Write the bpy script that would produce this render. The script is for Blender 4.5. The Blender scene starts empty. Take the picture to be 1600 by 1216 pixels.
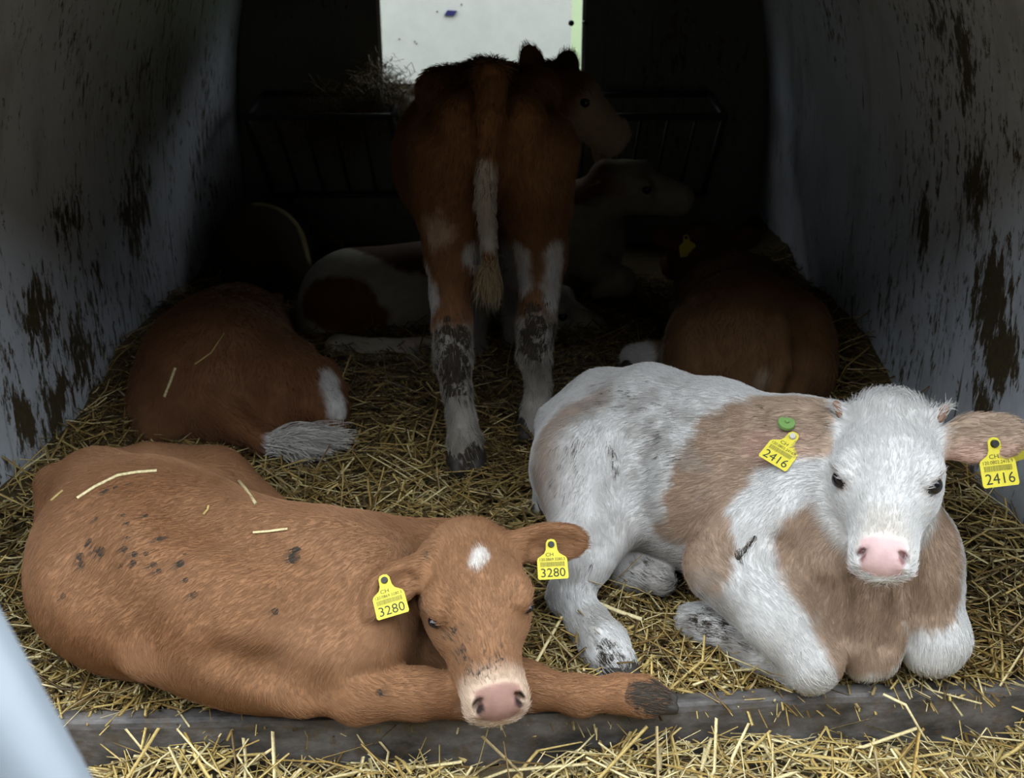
import bpy, bmesh, math, random
import numpy as np
from mathutils import Vector, Matrix
from mathutils.bvhtree import BVHTree

# ------------------------------------------------------------------ camera, sky, exposure
SC = bpy.context.scene
COL = SC.collection
SKY = 3.4
CAM_H, PITCH, FPX = 1.15, math.radians(23.7), 1650.0
cam_data = bpy.data.cameras.new('camera')
cam = bpy.data.objects.new('camera', cam_data)
COL.objects.link(cam)
cam.location = (0, 0, CAM_H)
cam.rotation_euler = (math.pi / 2 - PITCH, 0, 0)
cam_data.sensor_width = 36.0
cam_data.lens = 36.0 * FPX / 1600.0
cam_data.clip_start = 0.05
cam_data.dof.use_dof = True
cam_data.dof.focus_distance = 1.75
cam_data.dof.aperture_fstop = 7.0
SC.camera = cam

world = bpy.data.worlds.new('overcast_sky')
SC.world = world
world.use_nodes = True
_nt = world.node_tree
_bg = _nt.nodes['Background']
# standard overcast sky: luminance rises from the horizon to the zenith as (1 + 2 sin h) / 3
_tc = _nt.nodes.new('ShaderNodeTexCoord')
_sx = _nt.nodes.new('ShaderNodeSeparateXYZ'); _nt.links.new(_tc.outputs['Generated'], _sx.inputs[0])
_mr = _nt.nodes.new('ShaderNodeMapRange'); _nt.links.new(_sx.outputs['Z'], _mr.inputs['Value'])
_mr.inputs['To Min'].default_value, _mr.inputs['To Max'].default_value = 1 / 3, 1.0
_st = _nt.nodes.new('ShaderNodeMath'); _st.operation = 'MULTIPLY'; _nt.links.new(_mr.outputs[0], _st.inputs[0])
_st.inputs[1].default_value = SKY
_nt.links.new(_st.outputs[0], _bg.inputs['Strength'])
_bg.inputs['Color'].default_value = (0.88, 0.94, 1.0, 1)

SC.view_settings.view_transform = 'Standard'
SC.view_settings.look = 'None'
SC.view_settings.gamma = 1.0
SC.view_settings.use_curve_mapping = False
SC.view_settings.exposure = 0.85
SC.cycles.diffuse_bounces = 1

rng = np.random.default_rng(7)
random.seed(7)

# ------------------------------------------------------------------ measuring: photo pixel -> place
_cp, _sp = math.cos(PITCH), math.sin(PITCH)
def ray(u, v):
    a, b = (u - 800) / FPX, (608 - v) / FPX
    return np.array([a, _cp + b * _sp, -_sp + b * _cp])
def P(u, v, y):
    """point on the sight line through (u, v) at distance y from the camera plane"""
    d = ray(u, v)
    return np.array([0, 0, CAM_H]) + d * (y / d[1])
def G(u, v, z=0.0):
    d = ray(u, v)
    return np.array([0, 0, CAM_H]) + d * ((z - CAM_H) / d[2])
def unit(v):
    v = np.asarray(v, float)
    return v / max(np.linalg.norm(v), 1e-9)

# ------------------------------------------------------------------ naming helpers
def tag(o, label=None, cat=None, group=None, kind=None):
    if label: o['label'] = label
    if cat: o['category'] = cat
    if group: o['group'] = group
    if kind: o['kind'] = kind
    return o
def empty(name, loc):
    o = bpy.data.objects.new(name, None)
    COL.objects.link(o)
    o.location = loc
    o.empty_display_size = 0.1
    return o
def adopt(o, root):
    """parent o (built in world coordinates) to root"""
    o.parent = root
    par = root
    t = Vector((0, 0, 0))
    while par is not None:
        t += par.location
        par = par.parent
    o.location = o.location - t
    return o
def mesh_obj(name, verts, faces, mat, parent=None, smooth=False, loc=None):
    me = bpy.data.meshes.new(name)
    verts = np.asarray(verts, np.float32)
    if loc is None: loc = (0, 0, 0)
    verts = verts - np.asarray(loc, np.float32)
    if isinstance(faces, np.ndarray):
        nf, k = faces.shape
        me.vertices.add(len(verts)); me.vertices.foreach_set('co', verts.ravel())
        me.loops.add(nf * k); me.loops.foreach_set('vertex_index', faces.ravel().astype(np.int32))
        me.polygons.add(nf)
        me.polygons.foreach_set('loop_start', np.arange(0, nf * k, k, dtype=np.int32))
        me.update(calc_edges=True)
        me.validate()
    else:
        me.from_pydata([tuple(map(float, v)) for v in verts], [], faces)
        me.update()
    if smooth:
        me.polygons.foreach_set('use_smooth', np.ones(len(me.polygons), bool))
    if mat: me.materials.append(mat)
    o = bpy.data.objects.new(name, me)
    COL.objects.link(o)
    o.location = loc
    if parent is not None: adopt(o, parent)
    return o
def bm_obj(name, bm, mat, parent=None, smooth=False):
    bmesh.ops.recalc_face_normals(bm, faces=bm.faces[:])
    me = bpy.data.meshes.new(name)
    bm.to_mesh(me); bm.free()
    if smooth:
        me.polygons.foreach_set('use_smooth', np.ones(len(me.polygons), bool))
    me.materials.append(mat)
    o = bpy.data.objects.new(name, me)
    COL.objects.link(o)
    if parent is not None: adopt(o, parent)
    return o
def bm_box(bm, lo, hi, bev=0.0):
    r = bmesh.ops.create_cube(bm, size=1)
    lo, hi = Vector(lo), Vector(hi)
    for v in r['verts']:
        v.co = Vector(((lo[i] + hi[i]) / 2 + v.co[i] * (hi[i] - lo[i]) for i in range(3)))
    if bev:
        es = list({e for v in r['verts'] for e in v.link_edges})
        bmesh.ops.bevel(bm, geom=es, offset=bev, segments=2, affect='EDGES', profile=0.6)
def bm_tube(bm, a, b, r, n=12, caps=True):
    a, b = Vector(a), Vector(b)
    q = (b - a).to_track_quat('Z', 'Y')
    m = Matrix.Translation((a + b) / 2) @ q.to_matrix().to_4x4()
    bmesh.ops.create_cone(bm, cap_ends=caps, segments=n, radius1=r, radius2=r, depth=(b - a).length, matrix=m)

# ------------------------------------------------------------------ material helpers
def new_mat(name):
    m = bpy.data.materials.new(name)
    m.use_nodes = True
    nt = m.node_tree
    return m, nt, nt.nodes['Principled BSDF']
def N(nt, typ, **kw):
    n = nt.nodes.new(typ)
    for k, v in kw.items():
        if k in n.inputs: n.inputs[k].default_value = v
        else: setattr(n, k, v)
    return n
def mixcol(nt, fac, a, b, mode='MIX'):
    n = nt.nodes.new('ShaderNodeMix'); n.data_type = 'RGBA'; n.blend_type = mode
    for sock, val in ((n.inputs[0], fac), (n.inputs[6], a), (n.inputs[7], b)):
        if hasattr(val, 'is_output'): nt.links.new(val, sock)
        elif isinstance(val, (int, float)): sock.default_value = val
        else: sock.default_value = (*val, 1)
    return n.outputs[2]
def ramp(nt, src, stops):
    n = nt.nodes.new('ShaderNodeValToRGB')
    e = n.color_ramp.elements
    while len(e) < len(stops): e.new(0.5)
    for i, (p, c) in enumerate(stops):
        e[i].position = p
        e[i].color = (c, c, c, 1) if isinstance(c, (int, float)) else (*c, 1)
    nt.links.new(src, n.inputs[0])
    return n.outputs[0]
def noise(nt, scale, detail=4, rough=0.55, stretch=None, coord='Object', dist=0.0):
    tc = nt.nodes.new('ShaderNodeTexCoord')
    mp = nt.nodes.new('ShaderNodeMapping')
    nt.links.new(tc.outputs[coord], mp.inputs[0])
    if stretch: mp.inputs['Scale'].default_value = stretch
    n = nt.nodes.new('ShaderNodeTexNoise')
    n.inputs['Scale'].default_value = scale
    n.inputs['Detail'].default_value = detail
    n.inputs['Roughness'].default_value = rough
    n.inputs['Distortion'].default_value = dist
    nt.links.new(mp.outputs[0], n.inputs['Vector'])
    return n.outputs['Fac']
def bump(nt, bsdf, height, strength=0.3, dist=0.01):
    b = nt.nodes.new('ShaderNodeBump')
    b.inputs['Strength'].default_value = strength
    b.inputs['Distance'].default_value = dist
    nt.links.new(height, b.inputs['Height'])
    nt.links.new(b.outputs[0], bsdf.inputs['Normal'])
def plain(name, col, rough=0.6, metal=0.0, spec=0.4, grain=None):
    m, nt, b = new_mat(name)
    b.inputs['Roughness'].default_value = rough
    b.inputs['Metallic'].default_value = metal
    b.inputs['Specular IOR Level'].default_value = spec
    if grain:
        f = noise(nt, grain[0], 5, 0.6)
        c = mixcol(nt, ramp(nt, f, [(0.3, 0.0), (0.7, 1.0)]), tuple(x * grain[1] for x in col), col)
        nt.links.new(c, b.inputs['Base Color'])
        bump(nt, b, f, 0.2, 0.003)
    else:
        b.inputs['Base Color'].default_value = (*col, 1)
    return m

# ---- hide: colour comes from the painted coat of each animal, plus fine hair relief
def hide_material():
    m, nt, b = new_mat('hide')
    at = nt.nodes.new('ShaderNodeAttribute'); at.attribute_name = 'coat'
    dt = nt.nodes.new('ShaderNodeAttribute'); dt.attribute_name = 'soil'
    n1 = noise(nt, 30, 5, 0.65)
    n2 = noise(nt, 140, 3, 0.6)
    v = ramp(nt, n1, [(0.3, 0.82), (0.7, 1.1)])
    c = mixcol(nt, 1.0, at.outputs['Color'], v, 'MULTIPLY')
    # soiling: clotted dark specks where the soil weight is high
    add = N(nt, 'ShaderNodeMath', operation='ADD')
    nt.links.new(dt.outputs['Fac'], add.inputs[0])
    nt.links.new(noise(nt, 55, 5, 0.7), add.inputs[1])
    sm = ramp(nt, add.outputs[0], [(0.92, 0.0), (1.12, 1.0)])
    c2 = mixcol(nt, sm, c, (0.045, 0.035, 0.026))
    nt.links.new(c2, b.inputs['Base Color'])
    b.inputs['Roughness'].default_value = 0.75
    b.inputs['Specular IOR Level'].default_value = 0.2
    bump(nt, b, n2, 0.15, 0.003)
    return m
def hair_material():
    m, nt, b = new_mat('hair')
    at = nt.nodes.new('ShaderNodeAttribute'); at.attribute_name = 'coat'
    nt.links.new(at.outputs['Color'], b.inputs['Base Color'])
    b.inputs['Roughness'].default_value = 0.55
    b.inputs['Specular IOR Level'].default_value = 0.25
    return m
M = {}
M['hide'] = hide_material()
M['hair'] = hair_material()
M['eye'] = plain('eye', (0.006, 0.006, 0.009), 0.08, spec=0.6)
M['hoof'] = plain('hoof', (0.05, 0.042, 0.034), 0.6, grain=(60, 0.4))
M['horn'] = plain('horn', (0.36, 0.2, 0.13), 0.6, grain=(150, 0.6))
M['tag'] = plain('tag_yellow', (0.83, 0.72, 0.06), 0.45, grain=(90, 0.88))
M['print'] = plain('tag_print', (0.035, 0.04, 0.02), 0.6)
M['faint'] = plain('tag_faint_print', (0.30, 0.27, 0.05), 0.6)
M['button'] = plain('button_green', (0.20, 0.36, 0.11), 0.4)
M['stud'] = plain('stud_dark', (0.02, 0.022, 0.022), 0.4)
M['pale_stud'] = plain('stud_pale', (0.62, 0.60, 0.52), 0.4)

# ------------------------------------------------------------------ lattice noise for numpy
_L = rng.random((32, 32, 32)).astype(np.float32)
def vn(p):
    p = np.asarray(p, np.float32)
    i = np.floor(p).astype(int); f = p - i
    f = f * f * (3 - 2 * f)
    r = 0
    for dx in (0, 1):
        for dy in (0, 1):
            for dz in (0, 1):
                w = (f[:, 0] if dx else 1 - f[:, 0]) * (f[:, 1] if dy else 1 - f[:, 1]) * (f[:, 2] if dz else 1 - f[:, 2])
                r = r + w * _L[(i[:, 0] + dx) % 32, (i[:, 1] + dy) % 32, (i[:, 2] + dz) % 32]
    return r
def fbm(p, f, octv=3):
    r, a, t = 0, 1.0, 0
    for o in range(octv):
        r = r + a * vn(p * f + 7.3 * o); t += a; a *= 0.5; f *= 2.1
    return r / t
def sstep(a, b, x):
    t = np.clip((x - a) / (b - a), 0, 1)
    return t * t * (3 - 2 * t)

# ------------------------------------------------------------------ sculpting: smooth-blended solids -> one skin
class Sculpt:
    def __init__(s): s.pr = []
    def cone(s, a, b, ra, rb, k=0.03, sub=False, flow=None):
        a, b = np.asarray(a, float), np.asarray(b, float)
        s.pr.append(('c', a, b, ra, rb, k, sub, unit(b - a) if flow is None else unit(flow)))
        return s
    def ell(s, c, r, R=None, k=0.03, sub=False, flow=(0, 0, -1)):
        s.pr.append(('e', np.asarray(c, float), np.eye(3) if R is None else np.asarray(R, float), np.asarray(r, float), None, k, sub, unit(flow)))
        return s
    def chain(s, pts, k=0.03, flow=None):
        for (a, ra), (b, rb) in zip(pts[:-1], pts[1:]):
            s.cone(a, b, ra, rb, k, flow=flow)
        return s
    @staticmethod
    def dist(p, X, Y, Z):
        if p[0] == 'c':
            _, a, b, ra, rb = p[:5]
            ba = b - a; l2 = max(float(ba @ ba), 1e-9)
            x, y, z = X - a[0], Y - a[1], Z - a[2]
            t = np.clip((x * ba[0] + y * ba[1] + z * ba[2]) / l2, 0, 1)
            return np.sqrt((x - ba[0] * t) ** 2 + (y - ba[1] * t) ** 2 + (z - ba[2] * t) ** 2) - (ra + (rb - ra) * t)
        _, c, R, r = p[:4]
        x, y, z = X - c[0], Y - c[1], Z - c[2]
        q = [x * R[0, i] + y * R[1, i] + z * R[2, i] for i in range(3)]
        k0 = np.sqrt(sum((q[i] / r[i]) ** 2 for i in range(3)))
        k1 = np.sqrt(sum((q[i] / r[i] ** 2) ** 2 for i in range(3)))
        return k0 * (k0 - 1) / np.maximum(k1, 1e-6)
    @staticmethod
    def box(p):
        if p[0] == 'c':
            r = max(p[3], p[4])
            return np.minimum(p[1], p[2]) - r, np.maximum(p[1], p[2]) + r
        r = np.abs(p[2]) @ p[3]
        return p[1] - r, p[1] + r
    def build(s, h):
        los, his = zip(*[s.box(p) for p in s.pr if not p[6]])
        lo = np.min(los, 0) - 0.03; hi = np.max(his, 0) + 0.03
        n = np.ceil((hi - lo) / h).astype(int) + 1
        ax = [(lo[i] + h * np.arange(n[i])).astype(np.float32) for i in range(3)]
        f = np.full(n, 1.0, np.float32)
        for p in s.pr:
            a, b = s.box(p); m = p[5] + 3 * h
            i0 = np.maximum(np.floor((a - m - lo) / h).astype(int), 0)
            i1 = np.minimum(np.ceil((b + m - lo) / h).astype(int) + 1, n)
            if (i1 <= i0).any(): continue
            sl = tuple(slice(i0[i], i1[i]) for i in range(3))
            d = s.dist(p, ax[0][sl[0]][:, None, None], ax[1][sl[1]][None, :, None], ax[2][sl[2]][None, None, :]).astype(np.float32)
            g = f[sl]; k = max(p[5], 1e-4)
            if p[6]:
                hh = np.maximum(k - np.abs(g + d), 0) / k
                f[sl] = np.maximum(g, -d) + hh * hh * k * 0.25
            else:
                hh = np.maximum(k - np.abs(g - d), 0) / k
                f[sl] = np.minimum(g, d) - hh * hh * k * 0.25
        return surface_nets(f, lo, h)
    def flow(s, V):
        """which way the hair lies: blend of the directions of the nearest solids"""
        out = np.zeros_like(V); 
        for p in s.pr:
            if p[6]: continue
            d = s.dist(p, V[:, 0], V[:, 1], V[:, 2])
            w = np.exp(-np.maximum(d, -0.02) / 0.012)
            out += w[:, None] * p[7]
        return out
def surface_nets(f, lo, h):
    ins = f < 0
    n = np.array(f.shape)
    c = np.zeros(n - 1, np.int8)
    cor = [(i, j, k) for i in (0, 1) for j in (0, 1) for k in (0, 1)]
    for i, j, k in cor:
        c += ins[i:n[0] - 1 + i, j:n[1] - 1 + j, k:n[2] - 1 + k]
    mixed = (c > 0) & (c < 8)
    ijk = np.argwhere(mixed)
    idx = np.full(n - 1, -1, np.int64); idx[mixed] = np.arange(len(ijk))
    acc = np.zeros((len(ijk), 3), np.float32); cnt = np.zeros(len(ijk), np.float32)
    for a in cor:
        for axis in range(3):
            if a[axis]: continue
            b = list(a); b[axis] = 1
            f0 = f[ijk[:, 0] + a[0], ijk[:, 1] + a[1], ijk[:, 2] + a[2]]
            f1 = f[ijk[:, 0] + b[0], ijk[:, 1] + b[1], ijk[:, 2] + b[2]]
            m = (f0 < 0) != (f1 < 0)
            t = np.where(m, f0 / np.where(m, f0 - f1, 1), 0)
            q = np.tile(np.array(a, np.float32), (len(ijk), 1)); q[:, axis] += t
            acc += q * m[:, None]; cnt += m
    V = lo + h * (ijk + acc / cnt[:, None])
    Q = []
    for axis in range(3):
        o1, o2 = (axis + 1) % 3, (axis + 2) % 3
        s0 = [slice(None)] * 3; s1 = [slice(None)] * 3
        s0[axis] = slice(0, -1); s1[axis] = slice(1, None)
        e = np.argwhere(ins[tuple(s0)] != ins[tuple(s1)])
        e = e[(e[:, o1] > 0) & (e[:, o2] > 0) & (e[:, o1] < n[o1] - 1) & (e[:, o2] < n[o2] - 1)]
        qs = []
        for d1, d2 in ((-1, -1), (0, -1), (0, 0), (-1, 0)):
            w = e.copy(); w[:, o1] += d1; w[:, o2] += d2
            qs.append(idx[w[:, 0], w[:, 1], w[:, 2]])
        q = np.stack(qs, 1)
        fl = ~ins[e[:, 0], e[:, 1], e[:, 2]]
        q[fl] = q[fl][:, ::-1]
        Q.append(q)
    return V.astype(np.float64), np.concatenate(Q)

def normals(V, Q):
    n = np.cross(V[Q[:, 2]] - V[Q[:, 0]], V[Q[:, 3]] - V[Q[:, 1]])
    out = np.zeros_like(V)
    for i in range(4): np.add.at(out, Q[:, i], n)
    return out / np.maximum(np.linalg.norm(out, axis=1, keepdims=True), 1e-12)

class Skin:
    """a built body with its surface queries, coat colours and soiling"""
    def __init__(s, sculpt, h):
        s.V, s.Q = sculpt.build(h)
        s.Nn = normals(s.V, s.Q)
        s.sculpt = sculpt
        s.bvh = BVHTree.FromPolygons([tuple(v) for v in s.V], [tuple(map(int, q)) for q in s.Q])
        s.coat = np.ones((len(s.V), 3)); s.soil = np.zeros(len(s.V))
        s.wob = fbm(s.V, 45, 3) - 0.5
    def at(s, u, v):
        o = Vector((0, 0, CAM_H)); d = Vector(ray(u, v)).normalized()
        hit = s.bvh.ray_cast(o, d)
        if hit[0] is None:
            best = None
            for t in np.linspace(0.8, 4.5, 75):
                q = s.bvh.find_nearest(o + d * t)
                if best is None or q[3] < best[3]: best = q
            hit = best
        return np.array(hit[0]), np.array(hit[1])
    def mark(s, pts, r, edge=0.008, wob=0.02):
        """weight of a coat marking: a band of radius r along points on the hide"""
        q = [s.at(*p[:2])[0] for p in pts]
        rr = [p[2] if len(p) > 2 else r for p in pts]
        if len(q) == 1: q, rr = q * 2, rr * 2
        best = np.full(len(s.V), -9.0)
        for a, b, ra, rb in zip(q[:-1], q[1:], rr[:-1], rr[1:]):
            ba = b - a; l2 = max(ba @ ba, 1e-9)
            t = np.clip((s.V - a) @ ba / l2, 0, 1)
            d = np.linalg.norm(s.V - a - t[:, None] * ba, axis=1)
            best = np.maximum(best, ra + (rb - ra) * t - d)
        return sstep(-edge, edge, best + wob * s.wob)
    def tint(s, col, w):
        s.coat = s.coat * (1 - w[:, None]) + np.array(col) * w[:, None]
    def obj(s, name, root):
        o = mesh_obj(name, s.V, s.Q, M['hide'], None, True, loc=tuple(root.location))
        o.parent = root; o.location = (0, 0, 0)
        me = o.data
        a = me.attributes.new('coat', 'FLOAT_COLOR', 'POINT')
        c4 = np.ones((len(s.V), 4), np.float32); c4[:, :3] = np.clip(s.coat, 0, 1)
        a.data.foreach_set('color', c4.ravel())
        a = me.attributes.new('soil', 'FLOAT', 'POINT')
        a.data.foreach_set('value', s.soil.astype(np.float32))
        return o
    def fur(s, name, root, count, length, rad=0.00045, lift=0.3, where=None, lvary=None):
        """short hair lying along the coat's grain"""
        tri = np.concatenate([s.Q[:, :3], s.Q[:, [0, 2, 3]]])
        A = np.linalg.norm(np.cross(s.V[tri[:, 1]] - s.V[tri[:, 0]], s.V[tri[:, 2]] - s.V[tri[:, 0]]), axis=1)
        if where is not None: A = A * where[tri[:, 0]]
        t = rng.choice(len(tri), count, p=A / A.sum())
        b = rng.random((count, 2)); sw = b.sum(1) > 1; b[sw] = 1 - b[sw]
        w = np.stack([1 - b.sum(1), b[:, 0], b[:, 1]], 1)
        pick = lambda arr: (arr[tri[t]] * w[:, :, None]).sum(1)
        p = pick(s.V); n = pick(s.Nn)
        n /= np.linalg.norm(n, axis=1, keepdims=True) + 1e-9
        fl = s.sculpt.flow(p)
        sw = np.stack([fbm(p + 3, 14, 2), fbm(p + 11, 14, 2), fbm(p + 29, 14, 2)], 1) - 0.5
        fl = fl / (np.linalg.norm(fl, axis=1, keepdims=True) + 1e-9) + sw * 0.8 + rng.normal(0, 0.13, p.shape)
        fl -= n * (fl * n).sum(1)[:, None]
        fl /= np.linalg.norm(fl, axis=1, keepdims=True) + 1e-9
        L = length * (0.6 + 0.8 * rng.random(count))
        if lvary is not None: L = L * pick(lvary[:, None])[:, 0]
        col = pick(s.coat) * (0.82 + 0.34 * rng.random(count))[:, None]
        so = pick(s.soil[:, None])[:, 0]
        w = sstep(0.78, 1.02, so + 0.55 * fbm(p + 31, 70, 2) + 0.45 * fbm(p + 3, 160, 2))
        hit = (rng.random(count) < w * 0.9)[:, None]
        mud = np.array([0.07, 0.056, 0.042]) * (0.5 + 1.1 * rng.random((count, 1)))
        col = np.where(hit, mud, col)
        lf = lift * (0.5 + rng.random(count))
        pts = np.stack([p - n * 0.001, p + (fl * 0.45 + n * lf[:, None] * 0.55) * L[:, None], p + (fl * 0.95 + n * lf[:, None] * 0.75) * L[:, None]], 1)
        return strands(name, root, pts, col, rad)
def strands(name, root, pts, col, rad, kind='stuff'):
    """hair curves; pts (n, k, 3)"""
    n, k = pts.shape[:2]
    cv = bpy.data.hair_curves.new(name)
    cv.add_curves([k] * n)
    base = np.zeros(3) if root is None else np.array(root.location)
    cv.attributes['position'].data.foreach_set('vector', (pts - base).astype(np.float32).ravel())
    r = cv.attributes.get('radius') or cv.attributes.new('radius', 'FLOAT', 'POINT')
    rr = np.tile(np.linspace(1, 0.35, k), (n, 1)) * (rad if np.isscalar(rad) else np.asarray(rad)[:, None])
    r.data.foreach_set('value', rr.astype(np.float32).ravel())
    a = cv.attributes.new('coat', 'FLOAT_COLOR', 'CURVE')
    c4 = np.ones((n, 4), np.float32); c4[:, :3] = np.clip(col, 0, 1)
    a.data.foreach_set('color', c4.ravel())
    cv.materials.append(M['hair'])
    o = bpy.data.objects.new(name, cv)
    COL.objects.link(o)
    if root is not None:
        o.parent = root
    if kind: o['kind'] = kind
    return o

def groove(S, sk, pts, r, depth, k=0.03):
    """press a soft fold into the hide along points on it"""
    q = [(lambda h, n: h + n * (r - depth))(*sk.at(u, v)) for u, v in pts]
    for a, b in zip(q[:-1], q[1:]): S.cone(a, b, r, r, k, True)

# ------------------------------------------------------------------ a calf's head
def head_frame(pos, fwd, up, roll=0.0):
    f = unit(fwd); u = np.asarray(up, float); u = unit(u - f * (u @ f)); r = np.cross(f, u)
    c, s_ = math.cos(roll), math.sin(roll)
    r, u = r * c + u * s_, u * c - r * s_
    return np.asarray(pos, float), np.stack([r, f, u], 1)
def head(S, fr, sc=1.0, ears=(), detail=True, k=0.02, sock=1.0):
    o, R = fr
    W = lambda x, y, z: o + R @ (np.array([x, y, z]) * sc)
    D = lambda x, y, z: R @ np.array([x, y, z])
    c = sc
    back = D(0, -1, 0)
    S.ell(W(0, -0.035, -0.005), np.array([0.082, 0.098, 0.072]) * c, R, k, flow=D(0, -0.6, 0.5))          # cranium
    S.ell(W(0, -0.105, 0.012), np.array([0.060, 0.034, 0.042]) * c, R, 0.03, flow=D(0, -0.3, -1))         # poll
    S.cone(W(0, 0.0, 0.002), W(0, 0.155, -0.022), 0.064 * c, 0.040 * c, 0.03, flow=back)                   # nose bridge
    S.ell(W(0, 0.168, -0.032), np.array([0.048, 0.042, 0.042]) * c, R, 0.025, flow=back)                   # muzzle
    S.ell(W(0, 0.182, -0.054), np.array([0.051, 0.029, 0.023]) * c, R, 0.014, flow=back)                   # upper lip
    S.ell(W(0, 0.160, -0.068), np.array([0.040, 0.038, 0.020]) * c, R, 0.015, flow=back)                   # chin
    tip = np.stack([R[:, 0], unit(R @ np.array([0, 0.74, 0.67])), unit(R @ np.array([0, -0.67, 0.74]))], 1)
    S.ell(W(0, 0.182, -0.018), np.array([0.039, 0.020, 0.030]) * c, tip, 0.014, flow=back)                 # nose plate
    for sx in (-1, 1):
        S.cone(W(sx * 0.038, -0.03, -0.055), W(sx * 0.02, 0.13, -0.055), 0.046 * c, 0.030 * c, 0.03, flow=back)   # jaw
        S.ell(W(sx * 0.054, 0.01, -0.02), np.array([0.034, 0.07, 0.05]) * c, R, 0.025, flow=back)           # cheek
        S.ell(W(sx * 0.066, 0.030, 0.032), np.array([0.022, 0.034, 0.022]) * c, R, 0.02, flow=D(sx, -1, 0))  # brow
        S.ell(W(sx * 0.033, 0.188, -0.020), np.array([0.014, 0.016, 0.022]) * c, tip, 0.010, flow=back)      # nostril wing
        if detail:
            S.ell(W(sx * 0.086, 0.050, 0.018), np.array([0.018, 0.022 * sock, 0.013 * sock]) * c, R, 0.008, True)           # eye socket
            sl = np.stack([unit(tip @ np.array([0.80, 0, 0.60 * sx])), tip[:, 1], unit(tip @ np.array([-0.60 * sx, 0, 0.80]))], 1)
            S.ell(W(sx * 0.0335, 0.200, -0.006), np.array([0.0055, 0.018, 0.0155]) * c, sl, 0.004, True)      # nostril
    if detail:
        S.ell(W(0, 0.196, -0.066), np.array([0.050, 0.034, 0.0030]) * c, R, 0.004, True)                       # mouth line
    for e in ears:
        b = W(*e['base']); T = np.eye(3) if e.get('world') else R
        if e.get('world'): b = np.asarray(e['base'], float)
        ax = unit(T @ np.array(e['axis'])); nm = T @ np.array(e['open']); nm = unit(nm - ax * (nm @ ax))
        wd = np.cross(nm, ax); L = e.get('len', 0.135) * c; wdt = e.get('wide', 0.043) * c
        E = np.stack([ax, wd, nm], 1)
        S.cone(b - ax * 0.02, b + ax * L * 0.35, 0.026 * c, 0.022 * c, 0.02, flow=ax)
        S.ell(b + ax * L * 0.55, (L * 0.47, wdt, 0.015 * c), E, 0.018, flow=ax)
        S.ell(b + ax * L * 0.84, (L * 0.22, wdt * 0.58, 0.010 * c), E, 0.018, flow=ax)
        S.ell(b + ax * L * 0.60 + nm * 0.016 * c, (L * 0.36, wdt * 0.68, 0.014 * c), E, 0.012, True)
    return W
def eyes(root, fr, sc=1.0, r=0.0155, at=(0.0735, 0.048, 0.019), open_=1.0):
    o, R = fr
    for sx in (-1, 1):
        bm = bmesh.new()
        bmesh.ops.create_uvsphere(bm, u_segments=18, v_segments=12, radius=r * sc)
        p = o + R @ (np.array([sx * at[0], at[1], at[2]]) * sc)
        ob = bm_obj('eye', bm, M['eye'], None, True)
        ob.location = p
        ob.scale = (1, 1, open_)
        ob.rotation_euler = Matrix(R.tolist()).to_euler()
        adopt(ob, root)

# ------------------------------------------------------------------ ear tags
def text_mesh(txt, size, mat, name):
    cu = bpy.data.curves.new(name, 'FONT')
    cu.body = txt; cu.size = size; cu.align_x = 'CENTER'; cu.align_y = 'CENTER'
    cu.resolution_u = 3
    o = bpy.data.objects.new(name, cu)
    COL.objects.link(o)
    dg = bpy.context.evaluated_depsgraph_get()
    me = bpy.data.meshes.new_from_object(o.evaluated_get(dg))
    bpy.data.objects.remove(o); bpy.data.curves.remove(cu)
    me.materials.clear(); me.materials.append(mat)
    return me
def tag_frame(u, v, y, roll=0, yaw=0, pitch=0, off=0.006):
    """a frame at a point, facing the viewer's side, then turned"""
    if isinstance(y, Skin): h_, n_ = y.at(u, v); p = h_ - unit(ray(u, v)) * off
    else: p = P(u, v, y)
    m = Matrix.Translation(p) @ Matrix.Rotation(math.pi / 2 - PITCH, 4, 'X')
    return m @ Matrix.Rotation(math.radians(yaw), 4, 'Y') @ Matrix.Rotation(math.radians(pitch), 4, 'X') @ Matrix.Rotation(math.radians(roll), 4, 'Z')
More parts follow.
